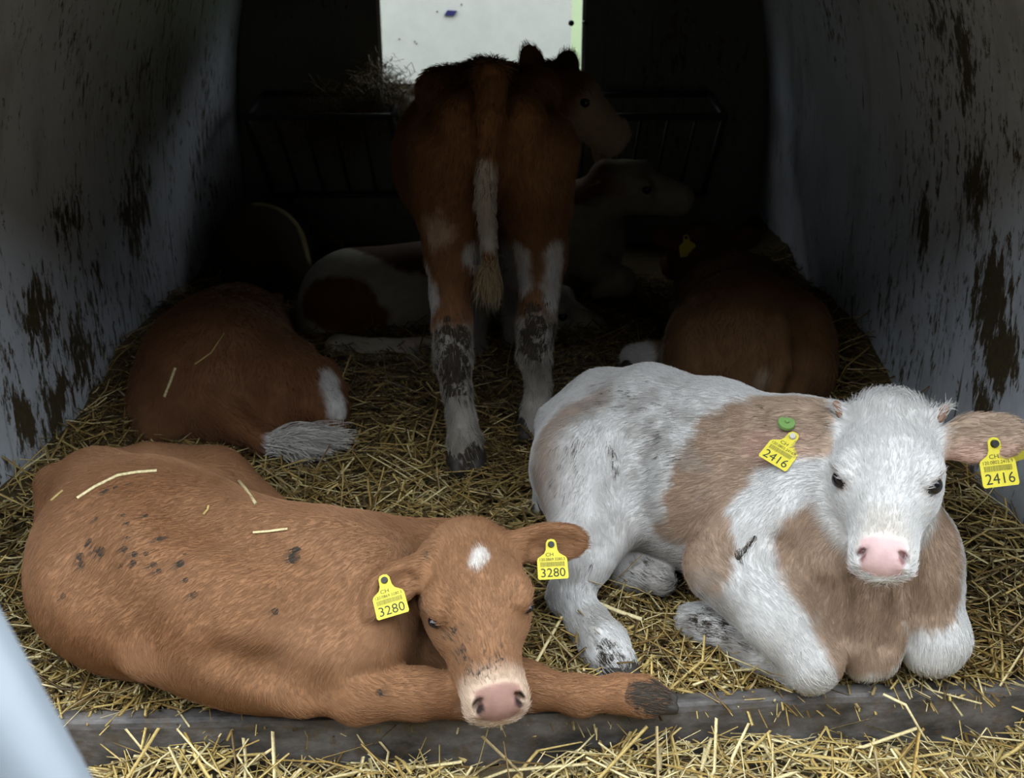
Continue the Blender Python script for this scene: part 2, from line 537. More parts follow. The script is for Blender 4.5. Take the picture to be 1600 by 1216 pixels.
def ear_tag(root, mat4, number, serial, s=1.0, stud='stud', detail=True):
    """yellow ear tag; local +y up, origin at the stud, plate hanging below"""
    out = [(-0.009, 0.004), (-0.006, 0.009), (0, 0.0105), (0.006, 0.009), (0.009, 0.004), (0.010, -0.008), (0.013, -0.014), (0.024, -0.021),
           (0.026, -0.025), (0.0265, -0.055), (0.0245, -0.058), (-0.0245, -0.058), (-0.0265, -0.055), (-0.026, -0.025), (-0.024, -0.021), (-0.013, -0.014), (-0.010, -0.008)]
    bm = bmesh.new()
    vs = [bm.verts.new((x * s, y * s, 0)) for x, y in out]
    f = bm.faces.new(vs)
    r = bmesh.ops.extrude_face_region(bm, geom=[f])
    for g in r['geom']:
        if isinstance(g, bmesh.types.BMVert): g.co.z += 0.0014
    pl = bm_obj('ear_tag', bm, M['tag'])
    pl.matrix_world = mat4
    loc, rot, _ = mat4.decompose()
    pl.location, pl.rotation_mode = loc, 'XYZ'
    pl.rotation_euler = rot.to_euler()
    adopt(pl, root)
    pl['label'] = 'yellow ear tag' + (' numbered ' + number if number else '')
    def stick(name, me, y, z=0.0017, sx=1.0, x=0.0):
        o = bpy.data.objects.new(name, me); COL.objects.link(o)
        o.parent = pl; o.location = (x, y, z); o.scale = (sx, 1, 1)
        return o
    if number:
        stick('number_print', text_mesh(number, 0.021 * s, M['print'], 'number_print'), -0.0475 * s, sx=1.05)
    if detail:
        stick('country_print', text_mesh('CH', 0.0085 * s, M['print'], 'country_print'), -0.0165 * s, sx=1.2, x=-0.004 * s)
        stick('serial_print', text_mesh(serial, 0.0068 * s, M['print'], 'serial_print'), -0.0245 * s)
        bm = bmesh.new(); x = -0.021
        rr = random.Random(number)
        while x < 0.020:
            w = rr.choice((0.0004, 0.0006, 0.0010))
            bm_box(bm, (x * s, -0.0038 * s, 0), ((x + w) * s, 0.0038 * s, 0.0002))
            x += w + rr.choice((0.0005, 0.0008))
        me = bpy.data.meshes.new('barcode_print'); bm.to_mesh(me); bm.free(); me.materials.append(M['faint'])
        stick('barcode_print', me, -0.0325 * s)
    bm = bmesh.new()
    bmesh.ops.create_cone(bm, cap_ends=True, segments=16, radius1=0.0062 * s, radius2=0.0048 * s, depth=0.006 * s)
    me = bpy.data.meshes.new('tag_stud'); bm.to_mesh(me); bm.free(); me.materials.append(M[stud])
    stick('tag_stud', me, 0.001 * s, 0.003 * s)
    return pl
def hoof(root, a, b, r0, r1, side, gap=0.6):
    """two claws from fetlock point a to toe b"""
    a, b = np.asarray(a, float), np.asarray(b, float)
    S = Sculpt(); sd = unit(side)
    for q in (-1, 1):
        S.cone(a + sd * q * r0 * 0.45, b + sd * q * r1 * gap, r0 * 0.72, r1 * 0.62, 0.004)
    V, Q = S.build(0.005)
    return mesh_obj('hoof', V, Q, M['hoof'], root, True)

# ================================================================== THE SETTING: a plastic calf hutch
HX, HW = -0.035, 1.0           # centre line and half width of the hutch
Y0, Y1 = 1.27, 4.06            # front edge, back wall
def profile_half(z):
    """half width of the hutch at height z: upright sides that bow into an arch"""
    if z < 0.30: return HW
    t = (z - 0.30) / 1.38
    return HW * max(1 - t ** 2.3, 0) ** (1 / 2.3)
def on_wall(u, v, x):
    d = ray(u, v)
    return np.array([0, 0, CAM_H]) + d * (x / d[0])

def wall_material(name, blobs, speck=0.0, lo=(0.58, 0.62, 0.68), hi=(0.70, 0.75, 0.82)):
    m, nt, b = new_mat(name)
    tc = nt.nodes.new('ShaderNodeTexCoord')
    base = mixcol(nt, ramp(nt, noise(nt, 3.0, 4), [(0.35, 0.0), (0.7, 1.0)]), lo, hi)
    # a thin brown film, uneven
    film = ramp(nt, noise(nt, 7, 5, 0.65, (1, 1, 0.5)), [(0.5, 0.0), (0.8, 0.55)])
    base = mixcol(nt, film, base, (0.16, 0.14, 0.10))
    acc = None
    for c, r, s in blobs:
        sub = N(nt, 'ShaderNodeVectorMath', operation='SUBTRACT'); nt.links.new(tc.outputs['Object'], sub.inputs[0]); sub.inputs[1].default_value = tuple(c)
        dv = N(nt, 'ShaderNodeVectorMath', operation='DIVIDE'); nt.links.new(sub.outputs[0], dv.inputs[0]); dv.inputs[1].default_value = tuple(r)
        ln = N(nt, 'ShaderNodeVectorMath', operation='LENGTH'); nt.links.new(dv.outputs[0], ln.inputs[0])
        mr = N(nt, 'ShaderNodeMapRange'); nt.links.new(ln.outputs['Value'], mr.inputs['Value'])
        mr.inputs['From Min'].default_value = 0.0; mr.inputs['From Max'].default_value = 1.0
        mr.inputs['To Min'].default_value = s; mr.inputs['To Max'].default_value = 0.0
        if acc is None: acc = mr.outputs[0]
        else:
            mx = N(nt, 'ShaderNodeMath', operation='MAXIMUM'); nt.links.new(acc, mx.inputs[0]); nt.links.new(mr.outputs[0], mx.inputs[1]); acc = mx.outputs[0]
    # splashes: upright clots, in patches
    clot = noise(nt, 46, 8, 0.75, (1, 1, 0.36), dist=0.3)
    patch = noise(nt, 2.6, 3, 0.6, (1, 1, 0.6))
    s1 = N(nt, 'ShaderNodeMath', operation='MULTIPLY_ADD'); nt.links.new(patch, s1.inputs[0]); s1.inputs[1].default_value = 0.45; nt.links.new(clot, s1.inputs[2])
    s2 = N(nt, 'ShaderNodeMath', operation='ADD'); nt.links.new(s1.outputs[0], s2.inputs[0]); nt.links.new(acc, s2.inputs[1])
    m1 = ramp(nt, s2.outputs[0], [(0.80 - speck, 0.0), (0.87 - speck, 1.0)])
    # drips
    drip = noise(nt, 30, 2, 0.5, (1, 1, 0.035))
    s3 = N(nt, 'ShaderNodeMath', operation='MULTIPLY_ADD'); nt.links.new(noise(nt, 2.2, 3), s3.inputs[0]); s3.inputs[1].default_value = 0.35; nt.links.new(drip, s3.inputs[2])
    m2 = ramp(nt, s3.outputs[0], [(0.87 - speck * 0.5, 0.0), (0.92 - speck * 0.5, 0.9)])
    mx = N(nt, 'ShaderNodeMath', operation='MAXIMUM'); nt.links.new(m1, mx.inputs[0]); nt.links.new(m2, mx.inputs[1])
    dirt = mixcol(nt, noise(nt, 60, 3), (0.035, 0.028, 0.018), (0.13, 0.10, 0.05))
    c = mixcol(nt, mx.outputs[0], base, dirt)
    nt.links.new(c, b.inputs['Base Color'])
    b.inputs['Roughness'].default_value = 0.55
    b.inputs['Specular IOR Level'].default_value = 0.3
    bump(nt, b, mx.outputs[0], 0.5, 0.004)
    return m
def shell(name, zs_pts, mat, ny=60, y0=None, y1=None, thick=0.014):
    """a strip of the hutch skin: (x, z) outline swept along y, with thickness"""
    y0 = Y0 if y0 is None else y0; y1 = Y1 + 0.012 if y1 is None else y1
    pts = np.array(zs_pts, float); n = len(pts)
    tg = np.gradient(pts, axis=0); nr = np.stack([-tg[:, 1], tg[:, 0]], 1); nr /= np.linalg.norm(nr, axis=1, keepdims=True)
    cen = np.array([HX, 0.4]); 
    sgn = np.sign(((pts - cen) * nr).sum(1)); sgn[sgn == 0] = 1
    out = pts + nr * sgn[:, None] * thick
    ys = np.linspace(y0, y1, ny)
    V, F = [], []
    for lay in (pts, out):
        for y in ys:
            for x, z in lay: V.append((x, y, z))
    idx = lambda l, j, i: (l * ny + j) * n + i
    for l in (0, 1):
        for j in range(ny - 1):
            for i in range(n - 1):
                q = (idx(l, j, i), idx(l, j, i + 1), idx(l, j + 1, i + 1), idx(l, j + 1, i))
                F.append(q if l else q[::-1])
    for i in range(n - 1):
        for j in (0, ny - 1): F.append((idx(0, j, i), idx(0, j, i + 1), idx(1, j, i + 1), idx(1, j, i)))
    for j in range(ny - 1):
        for i in (0, n - 1): F.append((idx(0, j, i), idx(0, j + 1, i), idx(1, j + 1, i), idx(1, j, i)))
    o = mesh_obj(name, V, F, mat, smooth=False)
    bm = bmesh.new(); bm.from_mesh(o.data); bmesh.ops.recalc_face_normals(bm, faces=bm.faces[:]); bm.to_mesh(o.data); bm.free()
    for p in o.data.polygons: p.use_smooth = True
    return tag(o, kind='structure')
rb = [on_wall(1548, 470, 0.962), on_wall(1560, 560, 0.962), on_wall(1530, 300, 0.95), on_wall(1440, 360, 0.955), on_wall(1490, 250, 0.95), on_wall(1530, 640, 0.962), on_wall(1510, 100, 0.90)]
right_blobs = [(rb[0], (0.3, 0.10, 0.16), 0.33), (rb[1], (0.3, 0.09, 0.12), 0.30), (rb[2], (0.3, 0.10, 0.16), 0.20), (rb[3], (0.3, 0.05, 0.12), 0.22),
               (rb[5], (0.3, 0.06, 0.20), 0.20), (rb[6], (0.3, 0.05, 0.15), 0.18)]
lb = [on_wall(100, 330, -1.03), on_wall(60, 480, -1.033), on_wall(90, 640, -1.034), on_wall(210, 330, -1.03), on_wall(130, 560, -1.034), on_wall(40, 660, -1.034)]
left_blobs = [(lb[0], (0.3, 0.16, 0.10), 0.16), (lb[1], (0.3, 0.12, 0.14), 0.18), (lb[2], (0.3, 0.12, 0.10), 0.18), (lb[3], (0.3, 0.18, 0.14), 0.17), (lb[4], (0.3, 0.10, 0.12), 0.16), (lb[5], (0.3, 0.08, 0.10), 0.18)]
M['wall_r'] = wall_material('hutch_plastic_right', right_blobs)
M['wall_l'] = wall_material('hutch_plastic_left', left_blobs, 0.035)
M['wall_b'] = wall_material('hutch_plastic_shaded', [((0, 4, 0.3), (1, 1, 0.2), 0.05)], -0.02, (0.12, 0.13, 0.12), (0.17, 0.185, 0.165))  # back and ceiling plastic coloured darker to deepen the interior shade
zsplit = 1.12
zs = np.linspace(-0.14, zsplit, 22)
shell('wall_left', [(HX - profile_half(z), z) for z in zs], M['wall_l'])
shell('wall_right', [(HX + profile_half(z), z) for z in zs], M['wall_r'])
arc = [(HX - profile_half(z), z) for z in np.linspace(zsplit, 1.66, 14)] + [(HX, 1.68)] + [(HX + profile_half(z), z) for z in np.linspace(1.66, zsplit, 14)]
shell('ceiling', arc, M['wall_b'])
# back wall with its square opening
WX0, WX1, WZ0, WZ1 = -0.49, 0.268, 0.60, 0.955
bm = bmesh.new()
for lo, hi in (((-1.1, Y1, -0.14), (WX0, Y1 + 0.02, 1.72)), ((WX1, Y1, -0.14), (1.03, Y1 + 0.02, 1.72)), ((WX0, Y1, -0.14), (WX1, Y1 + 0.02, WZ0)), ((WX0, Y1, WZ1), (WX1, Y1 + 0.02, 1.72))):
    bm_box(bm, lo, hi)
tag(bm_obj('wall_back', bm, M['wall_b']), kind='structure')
M['plastic'] = plain('white_plastic', (0.44, 0.45, 0.42), 0.5, grain=(14, 0.9))
bm = bmesh.new()
t = 0.012
for lo, hi in (((WX0 - 0.001, Y1 - 0.006, WZ0), (WX0 + t, Y1 + 0.03, WZ1)), ((WX1 - t, Y1 - 0.006, WZ0), (WX1 + 0.001, Y1 + 0.03, WZ1)), ((WX0, Y1 - 0.006, WZ0 - 0.001), (WX1, Y1 + 0.03, WZ0 + t)), ((WX0, Y1 - 0.006, WZ1 - t), (WX1, Y1 + 0.03, WZ1 + 0.001))):
    bm_box(bm, lo, hi)
trim = tag(bm_obj('trim_1', bm, M['plastic']), kind='structure')
for dx in (-0.022, 0.028):
    bm = bmesh.new()
    bmesh.ops.create_uvsphere(bm, u_segments=14, v_segments=10, radius=0.011)
    o = bm_obj('hinge_bolt', bm, M['stud'], None, True); o.location = P(902, 36, Y1 - 0.012) + np.array([dx, 0, 0]); adopt(o, trim)
# front header, out of view, added above the opening to keep sky light out
zf = np.linspace(1.18, 1.675, 12)
Vf, Ff = [], []
for y in (Y0, Y0 + 0.014):
    for z in zf:
        w = profile_half(z) + 0.012
        Vf += [(HX - w, y, z), (HX + w, y, z)]
n2 = len(zf) * 2
for l in (0, 1):
    for i in range(len(zf) - 1):
        Ff.append((l * n2 + 2 * i, l * n2 + 2 * i + 1, l * n2 + 2 * i + 3, l * n2 + 2 * i + 2))
for i in range(len(zf) - 1):
    for q in (0, 1): Ff.append((2 * i + q, 2 * i + 2 + q, n2 + 2 * i + 2 + q, n2 + 2 * i + q))
Ff += [(0, 1, n2 + 1, n2)]
tag(mesh_obj('wall_shade_header', Vf, Ff, M['wall_b']), kind='structure')

# ---- ground outside
def ground_material():
    m, nt, b = new_mat('ground')
    tc = nt.nodes.new('ShaderNodeTexCoord')
    sp = nt.nodes.new('ShaderNodeSeparateXYZ'); nt.links.new(tc.outputs['Object'], sp.inputs[0])
    soil = mixcol(nt, noise(nt, 18, 6, 0.7), (0.05, 0.038, 0.022), (0.20, 0.145, 0.07))
    grass = mixcol(nt, noise(nt, 5, 6, 0.7), (0.06, 0.09, 0.03), (0.11, 0.15, 0.06))
    f = ramp(nt, sp.outputs['Y'], [(0.0, 0.0), (1.0, 1.0)])
    mr = N(nt, 'ShaderNodeMapRange'); nt.links.new(sp.outputs['Y'], mr.inputs[0]); mr.inputs[1].default_value = 4.2; mr.inputs[2].default_value = 4.8
    nt.links.new(mixcol(nt, mr.outputs[0], soil, grass), b.inputs['Base Color'])
    b.inputs['Roughness'].default_value = 0.9
    bump(nt, b, noise(nt, 40, 5, 0.7), 0.6, 0.02)
    return m
M['ground'] = ground_material()
g = 41
gx = np.concatenate([[-40, -8, -3], np.linspace(-1.6, 1.6, 25), [3, 8, 40]]); gy = np.concatenate([[-12, -3, 0.2], np.linspace(0.5, 1.25, 8), [1.6, 4.4, 9, 20, 60]])
V = [(x, y, -0.105) for y in gy for x in gx]
F = [(j * len(gx) + i, j * len(gx) + i + 1, (j + 1) * len(gx) + i + 1, (j + 1) * len(gx) + i) for j in range(len(gy) - 1) for i in range(len(gx) - 1)]
tag(mesh_obj('ground', V, F, M['ground']), kind='structure')

# ---- line of the board along the front edge
ZT = 0.0
path = [G(-60, 1131, ZT), G(100, 1130, ZT), G(420, 1126, ZT), G(735, 1119, ZT), G(1000, 1107, ZT), G(1250, 1094, ZT), G(1560, 1079, ZT), G(1700, 1072, ZT)]
px_ = np.array([p[0] for p in path]); py_ = np.array([p[1] for p in path])
def board_y(x): return np.interp(x, px_, py_)
# ---- bedding floor inside
def bed_h(x, y):
    x, y = np.asarray(x, float), np.asarray(y, float)
    p = np.stack([x, y, np.zeros_like(x)], -1).reshape(-1, 3)
    n = (fbm(p + 5, 9, 3) - 0.5).reshape(x.shape)
    n2 = fbm(p + 17, 5, 2).reshape(x.shape)
    dl, dr = x - (HX - HW), (HX + HW) - x
    h = 0.035 * n
    h += (0.06 + 0.10 * n2) * np.exp(-(dr / 0.13) ** 2) * sstep(1.25, 1.6, y)
    h += (0.06 + 0.10 * n2) * np.exp(-(dl / 0.11) ** 2) * sstep(1.25, 1.6, y)
    h -= 0.035 * sstep(0.13, 0.03, y - board_y(x))
    return h
def soil_material():
    m, nt, b = new_mat('bedding')
    c = mixcol(nt, noise(nt, 22, 6, 0.7), (0.035, 0.024, 0.010), (0.20, 0.14, 0.05))
    nt.links.new(c, b.inputs['Base Color']); b.inputs['Roughness'].default_value = 0.9
    bump(nt, b, noise(nt, 70, 5, 0.7), 0.8, 0.02)
    return m
M['bed'] = soil_material()
xs = np.linspace(HX - HW - 0.005, HX + HW + 0.005, 130); ys = np.linspace(1.31, Y1 + 0.01, 170)
XX, YY = np.meshgrid(xs, ys)
YY = np.maximum(YY, board_y(XX) + 0.025)
ZZ = bed_h(XX, YY)
V = np.stack([XX, YY, ZZ], -1).reshape(-1, 3)
ii = np.arange(len(V)).reshape(XX.shape)
F = np.stack([ii[:-1, :-1], ii[:-1, 1:], ii[1:, 1:], ii[1:, :-1]], -1).reshape(-1, 4)
tag(mesh_obj('floor', V, F, M['bed'], smooth=True), kind='structure')

# ---- threshold board across the opening
def board_material():
    m, nt, b = new_mat('board')
    n1 = noise(nt, 16, 6, 0.7, (0.5, 1, 1))
    c = mixcol(nt, ramp(nt, n1, [(0.38, 0.0), (0.66, 1.0)]), (0.035, 0.032, 0.03), (0.19, 0.175, 0.165))
    c = mixcol(nt, ramp(nt, noise(nt, 45, 5, 0.7), [(0.50, 0.0), (0.66, 0.75)]), c, (0.10, 0.07, 0.04))
    nt.links.new(c, b.inputs['Base Color']); b.inputs['Roughness'].default_value = 0.6
    bump(nt, b, n1, 0.5, 0.006)
    return m
M['board'] = board_material()
bx = np.linspace(-1.0, 0.93, 90); by = np.interp(bx, px_, py_)
prof = [(0.0, -0.15), (0.0, -0.012), (0.003, -0.003), (0.010, 0.0), (0.030, 0.0), (0.037, -0.004), (0.040, -0.014), (0.040, -0.15)]
V, F = [], []
nz = fbm(np.stack([bx * 1.0, by, by * 0], 1), 6, 3) - 0.5
for i, (x, y) in enumerate(zip(bx, by)):
    for dy, dz in prof: V.append((x, y + dy + 0.006 * nz[i], ZT + dz + 0.006 * nz[i]))
k = len(prof)
for i in range(len(bx) - 1):
    for j in range(k): F.append((i * k + j, i * k + (j + 1) % k, (i + 1) * k + (j + 1) % k, (i + 1) * k + j))
F += [tuple(range(k)), tuple(range((len(bx) - 1) * k, len(bx) * k))[::-1]]
board = mesh_obj('threshold_board', V, F, M['board'], smooth=False)
tag(board, 'long dark grey weathered board across the front of the hutch opening', 'board')
bm = bmesh.new(); bm.from_mesh(board.data); bmesh.ops.recalc_face_normals(bm, faces=bm.faces[:]); bm.to_mesh(board.data); bm.free()

# ------------------------------------------------------------------ straw
def straw_material():
    m, nt, b = new_mat('straw')
    at = nt.nodes.new('ShaderNodeAttribute'); at.attribute_name = 'tint'
    n = noise(nt, 220, 2, 0.5)
    nt.links.new(mixcol(nt, 1.0, at.outputs['Color'], ramp(nt, n, [(0.3, 0.75), (0.7, 1.15)]), 'MULTIPLY'), b.inputs['Base Color'])
    b.inputs['Roughness'].default_value = 0.45
    b.inputs['Specular IOR Level'].default_value = 0.35
    return m
M['straw'] = straw_material()
PAL = np.array([(0.58, 0.43, 0.155), (0.76, 0.63, 0.33), (0.40, 0.265, 0.08), (0.20, 0.125, 0.042), (0.10, 0.066, 0.028), (0.40, 0.30, 0.14)])
def straws(p, dirs, L, W, col, bend):
    """(n) straws: flattened three-sided stalks with a bend; returns verts, quads, colours"""
    n = len(p)
    up = np.tile([0, 0, 1.0], (n, 1))
    sd = np.cross(dirs, up); sd /= np.linalg.norm(sd, axis=1, keepdims=True) + 1e-9
    nm = np.cross(sd, dirs)
    V = []
    for t in (-0.5, 0.0, 0.5):
        c = p + dirs * (L * t)[:, None] + bend * (0.25 - t * t) * L[:, None]
        for a in (0, 2.094, 4.189):
            V.append(c + sd * (W * 0.5 * math.cos(a))[:, None] + nm * (W * 0.28 * math.sin(a))[:, None])
    V = np.stack(V, 1)
    q = []
    for s in (0, 3):
        for a in range(3): q.append((s + a, s + (a + 1) % 3, s + 3 + (a + 1) % 3, s + 3 + a))
    Q = (np.arange(n)[:, None, None] * 9 + np.array(q)[None]).reshape(-1, 4)
    return V.reshape(-1, 3), Q, np.repeat(col, 9, axis=0)
def straw_obj(name, V, Q, C, loc=None, parent=None):
    o = mesh_obj(name, V, Q, M['straw'], None, False, loc)
    a = o.data.attributes.new('tint', 'FLOAT_COLOR', 'POINT')
    c4 = np.ones((len(V), 4), np.float32); c4[:, :3] = C
    a.data.foreach_set('color', c4.ravel())
    if parent is not None: adopt(o, parent)
    return o
def scatter(x, y, zfun, probs, lmin, lmax, wmin, wmax, tilt, lift):
    n = len(x)
    az = rng.random(n) * 2 * math.pi
    tl = rng.normal(0, tilt, n)
    d = np.stack([np.cos(az) * np.cos(tl), np.sin(az) * np.cos(tl), np.sin(tl)], 1)
    L = lmin + (lmax - lmin) * rng.random(n) ** 2.2
    W = wmin + (wmax - wmin) * rng.random(n) ** 1.5
    z = zfun(x, y) + rng.random(n) * lift + np.abs(np.sin(tl)) * L * 0.35
    pr = np.asarray(probs); cum = np.cumsum(pr / pr.sum(-1, keepdims=True), -1)
    ci = (rng.random(n)[:, None] > cum).sum(1).clip(0, len(PAL) - 1)
    col = PAL[ci] * (0.75 + 0.5 * rng.random((n, 1)))
    bend = rng.normal(0, 0.35, (n, 3)) * np.array([1, 1, 0.5])
    return straws(np.stack([x, y, z], 1), d, L, W, col, bend)
n = 36000
yy = 1.345 + 2.2 * rng.random(n) ** 1.5
xx = HX + (HW - 0.02) * (2 * rng.random(n) - 1)
yy = np.maximum(yy, board_y(xx) + 0.035 + 0.05 * rng.random(n))
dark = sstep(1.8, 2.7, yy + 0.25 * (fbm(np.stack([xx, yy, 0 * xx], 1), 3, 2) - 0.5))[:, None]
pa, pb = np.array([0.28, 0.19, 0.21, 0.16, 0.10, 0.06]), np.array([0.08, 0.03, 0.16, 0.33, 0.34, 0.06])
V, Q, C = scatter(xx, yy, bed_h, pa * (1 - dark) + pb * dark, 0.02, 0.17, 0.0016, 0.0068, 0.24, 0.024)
# keep clear of the walls
keepx = (V[:, 0] > HX - HW) & (V[:, 0] < HX + HW)
V[:, 0] = np.clip(V[:, 0], HX - HW + 0.004, HX + HW - 0.004)
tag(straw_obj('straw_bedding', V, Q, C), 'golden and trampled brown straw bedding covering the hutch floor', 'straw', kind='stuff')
n = 6500
xx = -1.3 + 2.5 * rng.random(n)
front = np.interp(xx, px_, py_)
yy = front - 0.008 - 0.42 * rng.random(n) ** 1.3
keep = rng.random(n) < 0.22 + sstep(0.36, 0.56, fbm(np.stack([xx, yy, 0 * xx], 1) + 40, 4.0, 2)) + sstep(-0.2, -0.4, xx) + sstep(0.5, 0.65, xx)
xx, yy = xx[keep], yy[keep]
def out_h(x, y):
    p = np.stack([x, y, 0 * x], 1)
    f = np.interp(x, px_, py_)
    hump = fbm(p + 40, 4.0, 2)
    return -0.098 + (0.022 + 0.018 * sstep(-0.15, -0.35, x) + 0.05 * sstep(0.55, 0.72, x)) * sstep(0.35, 0.7, hump) * 1.5 - 0.02
V, Q, C = scatter(xx, yy, out_h, np.array([0.36, 0.38, 0.14, 0.05, 0.02, 0.05]), 0.03, 0.21, 0.0020, 0.0080, 0.22, 0.020)
fy = np.interp(V[:, 0], px_, py_) - 0.004
V[:, 1] = np.where((V[:, 1] > fy) & (V[:, 2] < 0.004), fy, V[:, 1])
tag(straw_obj('straw_litter', V, Q, C), 'loose pale straw strewn on the ground in front of the board', 'straw', kind='stuff')

# ------------------------------------------------------------------ outside things
def rounded_hutch():
    bm = bmesh.new()
    bm_box(bm, (-4.2, 5.6, -0.12), (0.298, 7.4, 2.2))  # unseen width and height added to block sky through the back opening
    es = [e for e in bm.edges if abs(e.verts[0].co.x - e.verts[1].co.x) < 1e-4 and (e.verts[0].co.z + e.verts[1].co.z) > 0.5]
    bmesh.ops.bevel(bm, geom=[e for e in es if abs(e.verts[0].co.y - e.verts[1].co.y) > 0.1], offset=0.5, segments=8, affect='EDGES')
    root = empty('neighbouring_hutch', (-1.95, 6.5, -0.12))
    tag(root, 'white plastic hutch standing outside, seen through the opening in the back wall', 'hutch')
    bm_obj('hutch_shell', bm, M['plastic'], root)
    a, b_, c, d = P(694, 24, 5.59), P(699, 16, 5.59), P(714, 17, 5.59), P(709, 25, 5.59)
    M['blue'] = plain('sticker_blue', (0.02, 0.02, 0.09), 0.4)
    q = [a, b_, c, d]
    V = [tuple(p) for p in q] + [tuple(p + np.array([0, 0.012, 0])) for p in q]
    F = [(0, 1, 2, 3), (4, 7, 6, 5), (0, 4, 5, 1), (1, 5, 6, 2), (2, 6, 7, 3), (3, 7, 4, 0)]
    s = mesh_obj('sticker', V, F, M['blue'], root); s['label'] = 'small dark blue slanted sticker'
    for u, v in ((683, 18), (721, 7), (624, 61), (648, 65), (651, 68)):
        bm = bmesh.new(); bmesh.ops.create_cone(bm, cap_ends=True, segments=8, radius1=0.004, radius2=0.003, depth=0.006, matrix=Matrix.Rotation(math.pi / 2, 4, 'X'))
        o = bm_obj('rivet', bm, M['stud']); o.location = P(u, v, 5.598); adopt(o, root)
rounded_hutch()
M['galv'] = plain('galvanised', (0.24, 0.275, 0.31), 0.42, metal=0.25, grain=(9, 0.85))
bm = bmesh.new()
a, b_ = P(-78, 1026, 0.45), P(57, 1257, 0.45)
d = unit(a - b_)
low = b_ + d * ((-0.13 - b_[2]) / d[2]); high = b_ + d * ((1.05 - b_[2]) / d[2])
bm_tube(bm, low, high, 0.031, 40)
root = empty('gate_bar', tuple(low))
tag(root, 'pale galvanised steel gate bar slanting close by in the lower left corner', 'gate bar')
bm_obj('tube', bm, M['galv'], root, True)
for e in root.children[0].data.edges: pass
for q, s_ in ((high, 1), (low, -1)):
    bm = bmesh.new(); bm_tube(bm, q - d * 0.012, q + d * 0.004 * s_, 0.0325, 40)
    bm_obj('end_cap', bm, M['stud'], root, False)

# ---- unseen building added behind the viewer to shut off the low sky before the hutch
M['sky_blocker'] = plain('sky_blocker_brown', (0.06, 0.045, 0.035), 0.8, grain=(6, 0.6))
BLOCKER_H, BLOCKER_Y = 3.6, -2.4
bm = bmesh.new()
bm_box(bm, (-17, BLOCKER_Y - 5.0, -0.13), (17, BLOCKER_Y, BLOCKER_H - 0.3))
sky_blocker = tag(bm_obj('wall_sky_blocker', bm, M['sky_blocker']), kind='structure')
Vr = [(-17.3, BLOCKER_Y + 0.35, BLOCKER_H - 0.35), (17.3, BLOCKER_Y + 0.35, BLOCKER_H - 0.35), (17.3, BLOCKER_Y - 2.5, BLOCKER_H + 0.5), (-17.3, BLOCKER_Y - 2.5, BLOCKER_H + 0.5), (17.3, BLOCKER_Y - 5.4, BLOCKER_H - 0.35), (-17.3, BLOCKER_Y - 5.4, BLOCKER_H - 0.35)]
Vr = Vr + [(x, y, z + 0.06) for x, y, z in Vr]
Fr = [(0, 1, 2, 3), (3, 2, 4, 5), (6, 9, 8, 7), (9, 11, 10, 8), (0, 6, 7, 1), (5, 4, 10, 11), (0, 3, 9, 6), (3, 5, 11, 9), (1, 7, 8, 2), (2, 8, 10, 4)]
mesh_obj('sky_blocker_top', Vr, Fr, M['sky_blocker'], sky_blocker)

# ---- hedge behind the hutch: its unseen length is added to block low sky
M['leaf'] = plain('hedge_leaf', (0.10, 0.16, 0.045), 0.7, grain=(12, 0.5))
n = 9000
hx, hy, hz = 0.9 + 7.5 * rng.random(n), 9.0 + 1.2 * rng.random(n), -0.1 + 2.6 * rng.random(n)
hy = np.where(rng.random(n) < 0.6, 9.0 + 0.15 * rng.random(n), hy)
ax_ = rng.normal(0, 1, (n, 3)); ax_ /= np.linalg.norm(ax_, axis=1, keepdims=True)
bx_ = np.cross(ax_, rng.normal(0, 1, (n, 3))); bx_ /= np.linalg.norm(bx_, axis=1, keepdims=True)
c_ = np.stack([hx, hy, hz], 1)
V = np.stack([c_ - ax_ * 0.09, c_ + bx_ * 0.045, c_ + ax_ * 0.09, c_ - bx_ * 0.045], 1).reshape(-1, 3)
Q = np.arange(4 * n).reshape(n, 4)
root = empty('hedge', (4.6, 9.6, -0.105))
tag(root, 'green hedge outside, a thin strip beside the white hutch behind', 'hedge')
lv = mesh_obj('foliage', V, Q, M['leaf'], root); lv['kind'] = 'stuff'
bm = bmesh.new()
bm_box(bm, (1.0, 9.15, -0.105), (8.3, 10.1, 2.35), 0.2)
bm_obj('thicket', bm, M['leaf'], root)

# ================================================================== THE CALVES
FUR = 1.0
BROWN, WHITE, TAN = (0.30, 0.150, 0.072), (0.76, 0.75, 0.73), (0.41, 0.285, 0.20)
def root_at(name, x, y, label):
    r = empty(name, (float(x), float(y), 0.0))
    return tag(r, label, 'calf', 'calves in the hutch')

